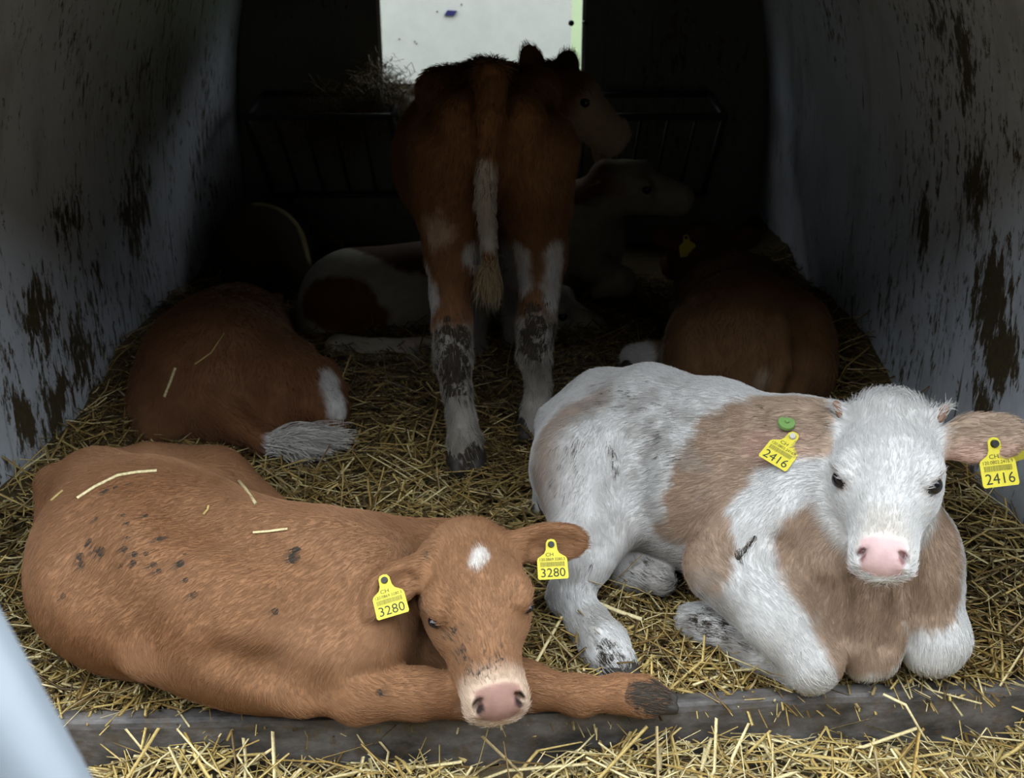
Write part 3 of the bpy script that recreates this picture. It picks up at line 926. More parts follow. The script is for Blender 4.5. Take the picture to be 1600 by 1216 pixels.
# ---------------------------------------------------------------- brown calf lying in front, head to the right
def calf_brown():
    S = Sculpt()
    tail = np.array([-1, 0.15, -0.1])
    S.ell(P(215, 868, 1.56), (0.175, 0.20, 0.165), k=0.05, flow=(-0.7, -0.5, -0.5))                 # pelvis
    S.ell(P(300, 905, 1.51), (0.17, 0.185, 0.16), k=0.06, flow=(-0.8, -0.4, -0.4))
    S.ell(P(400, 950, 1.45), (0.17, 0.175, 0.155), k=0.06, flow=(-0.8, -0.3, -0.6))                 # barrel
    S.ell(P(495, 955, 1.445), (0.14, 0.165, 0.150), k=0.06, flow=(-0.8, -0.3, -0.6))
    S.ell(P(570, 945, 1.475), (0.10, 0.135, 0.140), k=0.06, flow=(-0.7, -0.3, -0.8))                 # shoulders
    S.ell(P(520, 1020, 1.35), (0.095, 0.05, 0.085), k=0.05, flow=(-0.4, -0.2, -1))                   # near shoulder blade
    S.ell(P(185, 935, 1.44), (0.12, 0.08, 0.115), k=0.06, flow=(-0.3, -0.3, -1))                     # near haunch
    S.cone(P(240, 1010, 1.36), P(470, 1085, 1.305), 0.052, 0.033, 0.018, flow=(0.8, -0.2, -0.5))     # near hind leg folded under
    # far haunch, folded, standing up behind the ridge of the back
    S.cone(P(235, 770, 1.74), P(330, 765, 1.80), 0.095, 0.082, 0.014, flow=(-0.3, 0.6, -0.8))
    S.cone(P(330, 765, 1.80), P(435, 825, 1.76), 0.082, 0.048, 0.012, flow=(0.5, 0.3, -0.8))
    S.cone(P(435, 825, 1.76), P(520, 860, 1.72), 0.042, 0.03, 0.02)
    S.cone(P(205, 738, 1.70), P(330, 752, 1.67), 0.010, 0.012, 0.03, True)
    S.cone(P(330, 752, 1.67), P(440, 812, 1.63), 0.012, 0.012, 0.03, True)
    # spine ridge, hip and tail head
    S.chain([(P(85, 760, 1.66), 0.026), (P(160, 775, 1.62), 0.05), (P(260, 805, 1.57), 0.05), (P(380, 838, 1.52), 0.045), (P(500, 850, 1.48), 0.05)], 0.05, flow=(-1, 0.1, -0.2))
    S.ell(P(150, 745, 1.68), (0.055, 0.05, 0.05), k=0.05, flow=(-0.8, 0.2, -0.3))
    S.cone(P(85, 755, 1.665), P(70, 830, 1.60), 0.024, 0.018, 0.03)
    # neck
    S.cone(P(570, 890, 1.55), P(720, 866, 1.60), 0.09, 0.062, 0.05, flow=(-0.8, 0.1, -0.6))
    S.cone(P(585, 960, 1.53), P(700, 915, 1.57), 0.08, 0.055, 0.05, flow=(-0.7, 0.1, -0.8))
    S.cone(P(590, 1020, 1.43), P(640, 1020, 1.46), 0.05, 0.04, 0.05, flow=(-0.3, 0, -1))           # brisket
    # right foreleg along the board
    S.chain([(P(500, 1052, 1.335), 0.056), (P(560, 1082, 1.315), 0.045), (P(650, 1084, 1.325), 0.037), (P(745, 1086, 1.335), 0.034)], 0.018)
    S.cone(P(745, 1086, 1.335), P(640, 1100, 1.36), 0.030, 0.022, 0.02)
    # left foreleg stretched out past the muzzle
    S.chain([(P(700, 1020, 1.44), 0.045), (P(820, 1072, 1.36), 0.034), (P(905, 1087, 1.335), 0.026), (P(965, 1084, 1.335), 0.024), (P(1003, 1088, 1.33), 0.026), (P(1030, 1094, 1.325), 0.020)], 0.025)
    fwd = P(800, 1086, 1.235) - P(742, 838, 1.50)
    fr = head_frame(P(743, 928, 1.395), fwd, (0.10, -0.62, 0.75))
    ears = [dict(base=(0.076, -0.060, 0.020), axis=(0.80, 0.54, 0.12), open=(-0.3, 0.55, 0.7), len=0.140, wide=0.034),
            dict(base=(-0.070, -0.075, 0.015), axis=(-0.99, 0.02, -0.10), open=(-0.1, 0.7, 0.5), len=0.135, wide=0.037)]
    head(S, fr, 0.94, ears, sock=0.75)
    sk = Skin(S, 0.012)
    groove(S, sk, [(345, 1030), (415, 1050), (492, 1084)], 0.03, 0.013)
    groove(S, sk, [(470, 880), (496, 950), (470, 1030)], 0.06, 0.007, 0.05)
    groove(S, sk, [(300, 800), (400, 850)], 0.05, 0.007, 0.05)
    groove(S, sk, [(120, 830), (135, 900), (200, 980)], 0.06, 0.006, 0.05)
    sk = Skin(S, 0.0048)
    sk.coat[:] = BROWN
    n = fbm(sk.V, 6, 3)
    sk.tint((0.40, 0.215, 0.115), sstep(0.45, 0.75, n) * 0.6)
    sk.tint((0.24, 0.105, 0.045), sstep(0.42, 0.2, n) * 0.6)
    o, R = fr; q = (sk.V - o) @ R / 0.95
    sk.tint((0.62, 0.46, 0.34), sstep(0.135, 0.172, q[:, 1] + 0.02 * sk.wob) * sstep(0.245, 0.225, np.linalg.norm(q, axis=1)) * sstep(0.066, 0.060, np.abs(q[:, 0])))      # pale muzzle sides
    nose = sstep(0.124, 0.128, q[:, 1] * 0.74 + q[:, 2] * 0.67) * sstep(0.174, 0.180, q[:, 1]) * sstep(0.039, 0.033, np.abs(q[:, 0]) + 0.25 * np.maximum(-0.01 - q[:, 2], 0)) * sstep(-0.042, -0.036, q[:, 2])
    sk.tint((0.37, 0.215, 0.175), nose)
    nost = np.maximum(*[sstep(0.017, 0.011, np.linalg.norm((q - np.array([sx * 0.0335, 0.199, -0.006])) * [1.5, 1, 0.9], axis=1)) for sx in (-1, 1)])
    sk.tint((0.03, 0.016, 0.014), nost)
    sk.tint((0.75, 0.70, 0.64), sk.mark([(757, 868), (745, 885), (752, 862)], 0.009, 0.005, 0.02))
    sk.soil += 0.40 * sk.mark([(715, 1000), (722, 1030), (740, 1050), (775, 1035)], 0.026, 0.02, 0.05)
    sk.soil += 0.4 * sk.mark([(672, 850), (668, 868)], 0.008, 0.008)
    for (u, v, r) in [(180, 762, .004), (165, 768, .005), (205, 755, .003), (150, 810, .004), (192, 806, .004), (200, 818, .004), (228, 806, .004), (140, 845, .005), (125, 870, .006), (128, 882, .005),
                      (158, 862, .008), (150, 858, .006), (195, 858, .005), (210, 866, .005), (208, 880, .005), (190, 884, .004), (228, 866, .004), (240, 882, .005), (248, 892, .004), (250, 842, .005), (260, 840, .004),
                      (282, 880, .007), (288, 866, .004), (290, 906, .004), (303, 930, .005), (98, 932, .004), (135, 852, .004), (200, 840, .003), (145, 850, .003), (460, 872, .009), (463, 860, .007), (592, 1083, .006), (430, 955, .005)]:
        sk.soil += 1.0 * sk.mark([(u, v)], r, 0.003, 0.004)
    sk.soil += 0.8 * sk.mark([(1005, 1085), (1050, 1098)], 0.025, 0.02)
    x, y = 0.5 * (sk.V[:, 0].min() + sk.V[:, 0].max()), sk.V[:, 1].mean()
    root = root_at('calf', x, y, 'brown calf with small white star on forehead and tag 3280, lying at left')
    sk.obj('body', root)
    eyes(root, fr, 0.95, r=0.0135, at=(0.0735, 0.049, 0.016), open_=0.6)
    hoof(root, P(1022, 1093, 1.325), P(1052, 1099, 1.32), 0.022, 0.015, (0, 0.6, 0.4))
    ear_tag(root, tag_frame(861, 852, sk, roll=2, yaw=6, pitch=-14), '3280', '120.0869.3280.3', 0.95)
    ear_tag(root, tag_frame(601, 908, sk, roll=17, yaw=-2, pitch=-18, off=0.010), '3280', '120.0869.3280.3', 0.95)
    if FUR: sk.fur('coat_hair', root, int(150000 * FUR), 0.012, 0.00030, 0.16, where=(sk.V[:, 2] > 0.0).astype(float) * (1 - np.clip(nose + nost, 0, 1)))
    return sk, root

# ---------------------------------------------------------------- cream and white calf lying at the right, facing out
def calf_cream():
    S = Sculpt()
    bk = (-0.8, 0.5, -0.5)
    S.ell(P(948, 728, 1.87), (0.15, 0.17, 0.165), k=0.05, flow=(-0.4, 0.1, -1))                        # pelvis
    S.ell(P(1010, 715, 1.82), (0.14, 0.15, 0.16), k=0.05, flow=(-0.6, 0.3, -0.8))
    S.ell(P(1085, 748, 1.74), (0.155, 0.165, 0.172), k=0.06, flow=bk)                                     # barrel
    S.ell(P(1180, 775, 1.66), (0.15, 0.16, 0.172), k=0.06, flow=bk)
    S.ell(P(1275, 805, 1.59), (0.13, 0.14, 0.165), k=0.06, flow=bk)                                        # chest
    S.ell(P(1370, 890, 1.50), (0.115, 0.10, 0.13), k=0.06, flow=(-0.1, 0, -1))
    S.ell(P(1440, 885, 1.50), (0.052, 0.09, 0.10), k=0.05, flow=(0.2, 0, -1))                              # far shoulder
    S.ell(P(1190, 850, 1.50), (0.085, 0.06, 0.12), k=0.05, flow=(-0.3, 0, -1))                              # near shoulder
    S.chain([(P(870, 655, 1.96), 0.03), (P(940, 625, 1.92), 0.045), (P(1015, 620, 1.84), 0.045), (P(1120, 645, 1.73), 0.045), (P(1240, 685, 1.62), 0.05)], 0.05, flow=bk)   # spine
    S.cone(P(862, 660, 1.98), P(845, 790, 1.96), 0.026, 0.018, 0.03)                                        # tail
    # near hind leg: thigh, hock, cannon
    S.cone(P(925, 735, 1.76), P(925, 820, 1.66), 0.115, 0.075, 0.05, flow=(0, 0, -1))
    S.chain([(P(925, 815, 1.67), 0.066), (P(910, 870, 1.62), 0.048), (P(892, 926, 1.575), 0.036)], 0.03)
    S.chain([(P(890, 930, 1.575), 0.036), (P(920, 975, 1.52), 0.033), (P(942, 1005, 1.475), 0.037), (P(962, 1035, 1.435), 0.034)], 0.02)
    # far hind foot showing under the belly
    S.chain([(P(930, 868, 1.72), 0.035), (P(985, 893, 1.66), 0.031), (P(1030, 905, 1.62), 0.028)], 0.02)
    # near foreleg: forearm to knee, cannon folded back beneath
    S.chain([(P(1140, 880, 1.50), 0.075), (P(1215, 960, 1.43), 0.058), (P(1268, 1028, 1.385), 0.047)], 0.016)
    S.ell(P(1268, 1035, 1.392), (0.042, 0.04, 0.046), k=0.02, flow=(0.3, -0.3, -1))
    S.chain([(P(1262, 1052, 1.40), 0.032), (P(1180, 1018, 1.445), 0.027), (P(1115, 975, 1.50), 0.032), (P(1085, 970, 1.52), 0.03)], 0.02)
    # far foreleg knee
    S.chain([(P(1440, 930, 1.47), 0.055), (P(1462, 995, 1.425), 0.047), (P(1455, 1012, 1.42), 0.044)], 0.03)
    S.chain([(P(1450, 1015, 1.42), 0.03), (P(1420, 1000, 1.50), 0.025)], 0.02)
    # brisket folds
    S.cone(P(1345, 930, 1.43), P(1350, 1035, 1.405), 0.045, 0.030, 0.03, flow=(0, 0, -1))
    S.cone(P(1400, 930, 1.43), P(1378, 1030, 1.40), 0.036, 0.026, 0.02, flow=(0, 0, -1))
    S.cone(P(1270, 900, 1.45), P(1312, 985, 1.415), 0.05, 0.022, 0.03, flow=(0, 0, -1))
    # neck
    S.cone(P(1280, 735, 1.60), P(1375, 720, 1.53), 0.115, 0.08, 0.06, flow=(-0.7, 0.2, -0.7))
    S.cone(P(1340, 860, 1.52), P(1380, 770, 1.50), 0.10, 0.07, 0.06, flow=(-0.1, 0, -1))
    fr = head_frame(P(1386, 733, 1.455), (-0.29, -0.91, -0.31), (-0.15, -0.5, 0.86), roll=math.radians(-7))
    ears = [dict(base=(0.074, -0.078, -0.005), axis=(0.97, -0.16, 0.16), open=(0.1, 0.6, 0.75), len=0.135, wide=0.046),
            dict(base=(-0.074, -0.078, -0.005), axis=(-0.98, -0.14, 0.10), open=(-0.1, 0.6, 0.75), len=0.145, wide=0.046)]
    W = head(S, fr, 0.88, ears)
    for sx in (-1, 1): S.cone(W(sx * 0.070, -0.095, 0.032), W(sx * 0.088, -0.105, 0.048), 0.012, 0.007, 0.01)
    S.ell(W(0, -0.105, 0.04), (0.055, 0.035, 0.03), fr[1], 0.03, flow=(0, 0, 1))
    sk = Skin(S, 0.012)
    groove(S, sk, [(1215, 850), (1285, 925), (1318, 1000)], 0.02, 0.011, 0.02)
    groove(S, sk, [(1000, 690), (975, 770), (950, 845)], 0.035, 0.012, 0.03)
    groove(S, sk, [(1335, 905), (1338, 1000)], 0.012, 0.010, 0.015)
    groove(S, sk, [(1395, 915), (1384, 1010)], 0.012, 0.010, 0.015)
    groove(S, sk, [(1175, 715), (1160, 800), (1125, 875)], 0.06, 0.008, 0.05)
    groove(S, sk, [(1425, 900), (1432, 960)], 0.015, 0.010, 0.015)
    sk = Skin(S, 0.0048)
    sk.coat[:] = WHITE
    o, R = fr; q = (sk.V - o) @ R / 0.88
    inhead = sstep(0.155, 0.125, np.linalg.norm(q * [1.05, 0.55, 0.95] - np.array([0, 0.0, 0]), axis=1))
    tan = sk.mark([(1150, 640, .02), (1140, 680, .055), (1110, 740, .065), (1090, 800, .065), (1080, 850, .075)], 0.06, 0.010, 0.03)
    tan = np.maximum(tan, sk.mark([(1190, 650, .03), (1130, 680, .05)], 0.05, 0.01, 0.03))
    tan = np.maximum(tan, sk.mark([(1170, 700, .03), (1150, 740, .025)], 0.03, 0.01, 0.03))
    tan = np.maximum(tan, sk.mark([(1040, 830, .02), (1100, 890, .04)], 0.03, 0.01, 0.03))
    tan = np.maximum(tan, sk.mark([(1285, 800, .03), (1270, 850, .06), (1290, 900, .065), (1350, 900, .10), (1350, 1000, .07)], 0.06, 0.010, 0.03))
    tan = np.maximum(tan, sk.mark([(1440, 850, .09), (1450, 930, .06)], 0.06, 0.010, 0.03))
    tan = np.maximum(tan, sk.mark([(1330, 740, .03), (1300, 790, .03)], 0.03, 0.010, 0.03))
    # rump saddle, rosier
    tan = np.maximum(tan, 0.8 * sk.mark([(935, 625, .03), (880, 650, .035), (850, 700, .03), (845, 770, .035)], 0.03, 0.02, 0.05))
    tan = np.clip(tan - inhead, 0, 1)
    earw = np.maximum(*[sstep(0.0, 0.012, sx * q[:, 0] - 0.088) * sstep(0.27, 0.25, sx * q[:, 0]) * sstep(0.09, 0.07, np.abs(q[:, 1] + 0.10)) * sstep(0.07, 0.05, np.abs(q[:, 2] - 0.02)) for sx in (-1, 1)])
    tn = np.array(TAN) * 1.0
    sk.tint(tn, tan)
    sk.tint((0.50, 0.37, 0.27), earw)
    sk.tint((0.58, 0.36, 0.28), earw * sstep(-0.10, -0.075, q[:, 1]) * sstep(0.02, -0.01, q[:, 2]) * 0.7)
    sk.tint((0.60, 0.52, 0.42), sk.mark([(1385, 830)], 0.035, 0.03, 0.02) * 0.6)
    nose = sstep(0.124, 0.128, q[:, 1] * 0.74 + q[:, 2] * 0.67) * sstep(0.174, 0.180, q[:, 1]) * sstep(0.039, 0.033, np.abs(q[:, 0]) + 0.25 * np.maximum(-0.01 - q[:, 2], 0)) * sstep(-0.042, -0.036, q[:, 2])
    sk.tint((0.70, 0.48, 0.47), nose)
    sk.tint((0.66, 0.42, 0.38), sstep(0.030, 0.018, np.linalg.norm((q - np.array([0, 0.188, -0.060])) * [0.45, 1, 1.6], axis=1)) * 0.6)
    nost = np.maximum(*[sstep(0.0155, 0.010, np.linalg.norm((q - np.array([sx * 0.0335, 0.199, -0.006])) * [1.5, 1, 0.9], axis=1)) for sx in (-1, 1)])
    sk.tint((0.20, 0.07, 0.07), nost * 0.8)
    lid = np.maximum(*[sstep(0.030, 0.019, np.linalg.norm((q - np.array([sx * 0.080, 0.050, 0.016])) * [1, 1, 1.3], axis=1)) for sx in (-1, 1)])
    sk.tint((0.30, 0.17, 0.14), lid * 0.8)
    # soiling
    st = sk.mark([(885, 700), (890, 760)], 0.05, 0.04) * 0.30
    st = np.maximum(st, sk.mark([(955, 620), (1010, 640), (1030, 700)], 0.06, 0.05) * 0.28)
    st = np.maximum(st, sk.mark([(955, 690), (960, 720), (962, 740)], 0.012, 0.012) * 0.48)
    st = np.maximum(st, sk.mark([(1155, 870), (1170, 850), (1178, 842)], 0.006, 0.005) * 0.8)
    st = np.maximum(st, sk.mark([(1110, 950), (1095, 970), (1130, 985)], 0.035, 0.03) * 0.42)
    st = np.maximum(st, sk.mark([(1150, 1010), (1200, 1035)], 0.03, 0.03) * 0.30)
    st = np.maximum(st, sk.mark([(945, 1020), (965, 1045)], 0.04, 0.03) * 0.46)
    st = np.maximum(st, sk.mark([(1040, 890), (1010, 890)], 0.05, 0.04) * 0.32)
    st = np.maximum(st, sk.mark([(885, 900), (900, 930)], 0.05, 0.04) * 0.22)
    st = np.maximum(st, sk.mark([(1240, 1020), (1260, 1050)], 0.05, 0.04) * 0.20)
    st = np.maximum(st, sk.mark([(1180, 640), (1210, 650)], 0.02, 0.02) * 0.3)
    st = np.maximum(st, sk.mark([(1450, 765), (1452, 785)], 0.008, 0.008) * 0.35)
    sk.soil += st
    sk.tint((0.34, 0.31, 0.28), sk.mark([(930, 640), (1000, 650), (1040, 690), (1010, 760)], 0.09, 0.06, 0.1) * sstep(0.42, 0.62, fbm(sk.V + 2, 28, 3)) * 0.55)
    sk.tint((0.40, 0.33, 0.28), sk.mark([(850, 720), (855, 800)], 0.06, 0.05, 0.05) * 0.6)
    sk.tint((0.36, 0.33, 0.29), sk.mark([(900, 920), (960, 1000), (975, 1040)], 0.06, 0.05, 0.05) * sstep(0.4, 0.62, fbm(sk.V + 8, 24, 3)) * 0.6)
    sk.tint((0.30, 0.27, 0.24), sk.mark([(1115, 930), (1090, 970), (1180, 1020)], 0.05, 0.05, 0.05) * sstep(0.36, 0.6, fbm(sk.V + 5, 30, 3)) * 0.8)
    sk.tint((0.30, 0.26, 0.22), sk.mark([(1030, 895)], 0.07, 0.05, 0.05) * 0.6)
    sk.tint((0.45, 0.42, 0.38), sk.mark([(1390, 640)], 0.05, 0.04, 0.03) * 0.25)
    x, y = 0.5 * (sk.V[:, 0].min() + sk.V[:, 0].max()), sk.V[:, 1].mean()
    root = root_at('calf', x, y, 'cream and white calf with pink nose and tags 2416, lying at right facing out')
    sk.obj('body', root)
    eyes(root, fr, 0.88, r=0.0175, at=(0.0735, 0.049, 0.017))
    for sx in (-1, 1):
        V, Q = Sculpt().cone(W(sx * 0.082, -0.100, 0.040), W(sx * 0.094, -0.108, 0.054), 0.011, 0.006).build(0.003)
        mesh_obj('horn_bud', V, Q, M['horn'], root, True)
    hoof(root, P(965, 1038, 1.43), P(980, 1058, 1.40), 0.030, 0.020, (1, 0.3, 0))
    hoof(root, P(1088, 968, 1.52), P(1070, 968, 1.535), 0.022, 0.016, (0.3, 1, 0))
    ear_tag(root, tag_frame(1238, 684, sk, roll=-33, yaw=-16, pitch=-30, off=0.012), '2416', '120.0802.2416.9', 1.0, 'pale_stud')
    ear_tag(root, tag_frame(1553, 695, sk, roll=6, yaw=5, pitch=-8), '2416', '120.0802.2416.9', 1.12)
    pt = ear_tag(root, tag_frame(1585, 668, 1.50, roll=10, yaw=30, pitch=5), None, '', 0.95, 'stud', False)
    bm = bmesh.new()
    bmesh.ops.create_cone(bm, cap_ends=True, segments=28, radius1=0.0145, radius2=0.0135, depth=0.005)
    bmesh.ops.create_cone(bm, cap_ends=True, segments=14, radius1=0.004, radius2=0.003, depth=0.004, matrix=Matrix.Translation((0, 0, 0.004)))
    b = bm_obj('ear_button', bm, M['button']); mt = tag_frame(1229, 661, sk, pitch=-40, off=0.005)
    b.location = mt.to_translation(); b.rotation_euler = mt.to_euler(); adopt(b, root); b['label'] = 'round green ear button'
    if FUR:
        lv = 1 + 0.8 * sstep(-0.06, -0.12, q[:, 1]) * inhead
        sk.fur('coat_hair', root, int(150000 * FUR), 0.013, 0.00032, 0.20, where=(sk.V[:, 2] > 0.0).astype(float) * (1 - np.clip(nose + nost, 0, 1)), lvary=lv)
    return sk, root

# ---------------------------------------------------------------- standing brown calf seen from behind
def calf_standing():
    S = Sculpt()
    dn = (0, -0.3, -1)
    S.ell(P(764, 212, 2.42), (0.155, 0.20, 0.155), k=0.04, flow=dn)                           # rump
    S.ell((P(768, 205, 2.42) + np.array([-0.015, 0.16, -0.09])), (0.19, 0.22, 0.19), k=0.05, flow=dn)
    S.ell((P(768, 205, 2.42) + np.array([-0.05, 0.32, -0.13])), (0.210, 0.24, 0.205), k=0.05, flow=dn)      # barrel
    S.ell((P(768, 205, 2.42) + np.array([0.0, 0.50, -0.11])), (0.16, 0.16, 0.19), k=0.05, flow=dn)             # shoulders
    S.chain([(P(765, 128, 2.27), 0.030), (P(762, 130, 2.45), 0.04), (P(745, 138, 2.65), 0.04), (P(750, 138, 2.85), 0.045)], 0.04, flow=(0, -1, -0.3))
    for s in (-1, 1):                                                                           # hip and pin bones
        S.ell(P(762 + s * 72, 138, 2.45), (0.055, 0.07, 0.045), k=0.05, flow=dn)
        S.ell(P(768 + s * 48, 185, 2.25), (0.045, 0.05, 0.055), k=0.05, flow=dn)
    # left hind leg
    S.chain([(P(715, 240, 2.33), 0.105), (P(707, 320, 2.30), 0.082), (P(706, 400, 2.29), 0.058), (P(704, 455, 2.285), 0.043), (P(706, 505, 2.25), 0.041), (P(708, 560, 2.225), 0.042), (P(714, 610, 2.21), 0.031), (P(721, 655, 2.185), 0.030), (P(726, 690, 2.165), 0.037), (P(729, 718, 2.15), 0.036)], 0.01)
    # right hind leg
    S.chain([(P(828, 240, 2.33), 0.105), (P(836, 320, 2.32), 0.080), (P(846, 400, 2.33), 0.055), (P(843, 455, 2.335), 0.042), (P(838, 505, 2.32), 0.042), (P(835, 555, 2.31), 0.038), (P(841, 600, 2.32), 0.028), (P(838, 640, 2.31), 0.033), (P(836, 665, 2.30), 0.034)], 0.01)
    S.cone(P(768, 290, 2.36), P(768, 345, 2.42), 0.06, 0.04, 0.04, flow=dn)
    # forelegs
    c = P(768, 205, 2.42)
    for xx, yy in ((-0.065, 0.46), (0.055, 0.50)):
        S.chain([(c + np.array([xx, yy, -0.18]), 0.075), (c + np.array([xx, yy, -0.45]), 0.04), (np.array([c[0] + xx, c[1] + yy - 0.02, 0.22]), 0.036), (np.array([c[0] + xx, c[1] + yy, 0.10]), 0.028), (np.array([c[0] + xx, c[1] + yy, 0.03]), 0.034)], 0.03)
    # neck and head, turned to the right
    S.cone(c + np.array([0.05, 0.55, -0.10]), P(880, 165, 3.02), 0.105, 0.08, 0.05, flow=dn)
    fr = head_frame(P(898, 152, 2.95), (0.86, -0.30, -0.52), (0.2, 0, 1))
    ears = [dict(base=P(850, 152, 2.90), axis=(-0.36, 0.0, 1), open=(0.15, -1, 0.1), len=0.150, wide=0.042, world=True),
            dict(base=P(884, 140, 3.0), axis=(0.05, 0.15, 1), open=(-0.2, 1, 0.1), len=0.11, wide=0.042, world=True)]
    head(S, fr, 0.88, ears, True)
    # tail dock and tail
    tl = [(P(768, 118, 2.235), 0.030), (P(766, 180, 2.195), 0.026), (P(762, 250, 2.19), 0.022), (P(758, 320, 2.20), 0.020), (P(764, 385, 2.215), 0.014), (P(765, 420, 2.22), 0.012)]
    S.chain(tl, 0.008)
    sk = Skin(S, 0.0075)
    sk.coat[:] = (0.23, 0.108, 0.045)
    z = sk.V[:, 2]
    n = fbm(sk.V, 8, 3)
    sk.tint((0.16, 0.07, 0.028), sstep(0.45, 0.7, n) * 0.6)
    rear = sk.V[:, 1] < 2.6
    low = sstep(0.345, 0.30, z + 0.06 * sk.wob) 
    sk.tint((0.40, 0.37, 0.33), low)
    sk.tint((0.27, 0.24, 0.20), low * sstep(0.45, 0.62, fbm(sk.V + 13, 22, 3)) * 0.7)
    # pale inner and outer edges of the gaskins
    for pts in ([(738, 395), (737, 450), (735, 480)], [(668, 420), (672, 470)], [(812, 395), (816, 440)], [(868, 395), (866, 470)]):
        sk.tint((0.60, 0.57, 0.54), sk.mark(pts, 0.026, 0.012, 0.03) * rear)
    sk.tint((0.50, 0.36, 0.26), sk.mark([(690, 355), (680, 365)], 0.028, 0.02, 0.05) * rear)
    sk.tint((0.50, 0.46, 0.40), sk.mark([(757, 275), (757, 350), (764, 370)], 0.035, 0.012, 0.03) * rear)
    for p in ([(703, 510), (708, 560), (700, 590)], [(835, 480), (838, 530)]):
        sk.soil += 0.42 * sk.mark(p, 0.045, 0.03, 0.06) * rear
    sk.soil += 0.35 * sk.mark([(765, 230), (758, 290)], 0.03, 0.03, 0.05) * rear
    sk.soil += 0.25 * low * sstep(0.3, 0.55, fbm(sk.V + 9, 14, 2))
    sk.soil += 0.6 * sk.mark([(735, 715)], 0.03, 0.02) * rear
    o, R = fr; q = (sk.V - o) @ R / 0.88
    face = sstep(0.01, 0.06, q[:, 1] + 0.3 * sk.wob * 0.1) * sstep(0.20, 0.16, np.linalg.norm(q - np.array([0, 0.08, -0.02]), axis=1))
    sk.tint((0.55, 0.40, 0.27), face)
    sk.tint((0.035, 0.02, 0.012), sstep(-0.04, -0.08, q[:, 1]) * sstep(0.22, 0.16, np.linalg.norm(q, axis=1)) * 0.8)
    root = root_at('calf', c[0], 2.5, 'brown calf standing with its rump to the opening and white dirty lower legs')
    sk.obj('body', root)
    eyes(root, fr, 0.88)
    hoof(root, P(729, 716, 2.15), P(730, 738, 2.125), 0.040, 0.036, (1, 0, 0))
    hoof(root, P(836, 664, 2.30), P(836, 682, 2.28), 0.038, 0.034, (1, 0, 0))
    # switch of the tail
    n = 700; t = rng.random(n)
    base = P(765, 405, 2.22) + rng.normal(0, 0.007, (n, 3))
    tip = P(765, 455, 2.225) + rng.normal(0, 1, (n, 3)) * np.array([0.014, 0.012, 0.02])
    mid = 0.5 * (base + tip) + rng.normal(0, 0.006, (n, 3))
    strands('tail_switch', root, np.stack([base, mid, tip], 1), np.array([[0.36, 0.28, 0.16]]) * (0.5 + 0.8 * rng.random((n, 1))), 0.0008, None)
    if FUR: sk.fur('coat_hair', root, int(60000 * FUR), 0.018, 0.0006, 0.3, lvary=1 + 0.9 * sstep(0.85, 0.9, z))
    return sk, root

# ---------------------------------------------------------------- dark calves resting further in
def calf_left_back():
    S = Sculpt(); dn = (0, -0.5, -1)
    S.ell(P(345, 585, 2.50), (0.205, 0.25, 0.20), k=0.06, flow=dn)
    S.ell(P(352, 560, 2.72), (0.185, 0.24, 0.19), k=0.08, flow=dn)
    S.ell(P(375, 535, 2.92), (0.15, 0.18, 0.17), k=0.08, flow=dn)
    S.ell(P(270, 640, 2.42), (0.10, 0.16, 0.11), k=0.06, flow=dn)
    S.ell(P(450, 610, 2.42), (0.09, 0.16, 0.13), k=0.05, flow=dn)
    S.chain([(P(480, 600, 2.40), 0.07), (P(512, 640, 2.33), 0.045), (P(518, 668, 2.30), 0.035)], 0.03)
    S.chain([(P(505, 585, 2.42), 0.04), (P(520, 610, 2.40), 0.03), (P(528, 640, 2.36), 0.026)], 0.02)
    S.chain([(P(330, 620, 2.28), 0.028), (P(370, 665, 2.22), 0.026), (P(412, 690, 2.19), 0.024), (P(440, 698, 2.18), 0.014)], 0.03)
    S.cone(P(345, 650, 2.28), P(420, 690, 2.24), 0.06, 0.035, 0.03)
    S.cone(P(385, 520, 3.0), P(398, 505, 3.1), 0.09, 0.07, 0.05)
    fr = head_frame(P(400, 497, 3.14), (0.35, 0.3, -0.7), (0, 0.3, 1))
    head(S, fr, 0.9, [dict(base=(0.07, -0.07, 0.0), axis=(1, -0.2, 0), open=(0, 1, 0)), dict(base=(-0.07, -0.07, 0.0), axis=(-1, -0.2, 0), open=(0, 1, 0))], False)
    sk = Skin(S, 0.010)
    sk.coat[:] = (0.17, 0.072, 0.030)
    sk.tint((0.24, 0.115, 0.055), sstep(0.45, 0.7, fbm(sk.V, 9, 3)) * 0.6)
    sk.tint((0.62, 0.60, 0.57), sk.mark([(515, 590), (522, 615), (530, 640)], 0.026, 0.01, 0.02))
    sk.tint((0.62, 0.60, 0.57), sk.mark([(432, 697)], 0.03, 0.01, 0.02))
    root = root_at('calf', P(345, 585, 2.5)[0], 2.65, 'dark brown calf curled against the left wall, white tail tuft spread on straw')
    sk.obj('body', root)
    eyes(root, fr, 0.9)
    n = 1500
    a = P(425, 695, 2.18) + rng.normal(0, 0.010, (n, 3)); s = rng.random((n, 1))
    tip = P(535, 680, 2.19)[None] * s + P(470, 712, 2.17)[None] * (1 - s) + rng.normal(0, 1, (n, 3)) * np.array([0.02, 0.02, 0.012])
    mid = 0.5 * (a + tip) + rng.normal(0, 0.008, (n, 3)) + np.array([0, 0, 0.012])
    strands('tail_switch', root, np.stack([a, mid, tip], 1), np.array([[0.66, 0.63, 0.58]]) * (0.6 + 0.6 * rng.random((n, 1))), 0.0010, None)
    hoof(root, P(519, 668, 2.30), P(524, 682, 2.28), 0.03, 0.022, (1, 0.2, 0))
    if FUR: sk.fur('coat_hair', root, int(30000 * FUR), 0.016, 0.0007, 0.25)
    return sk, root
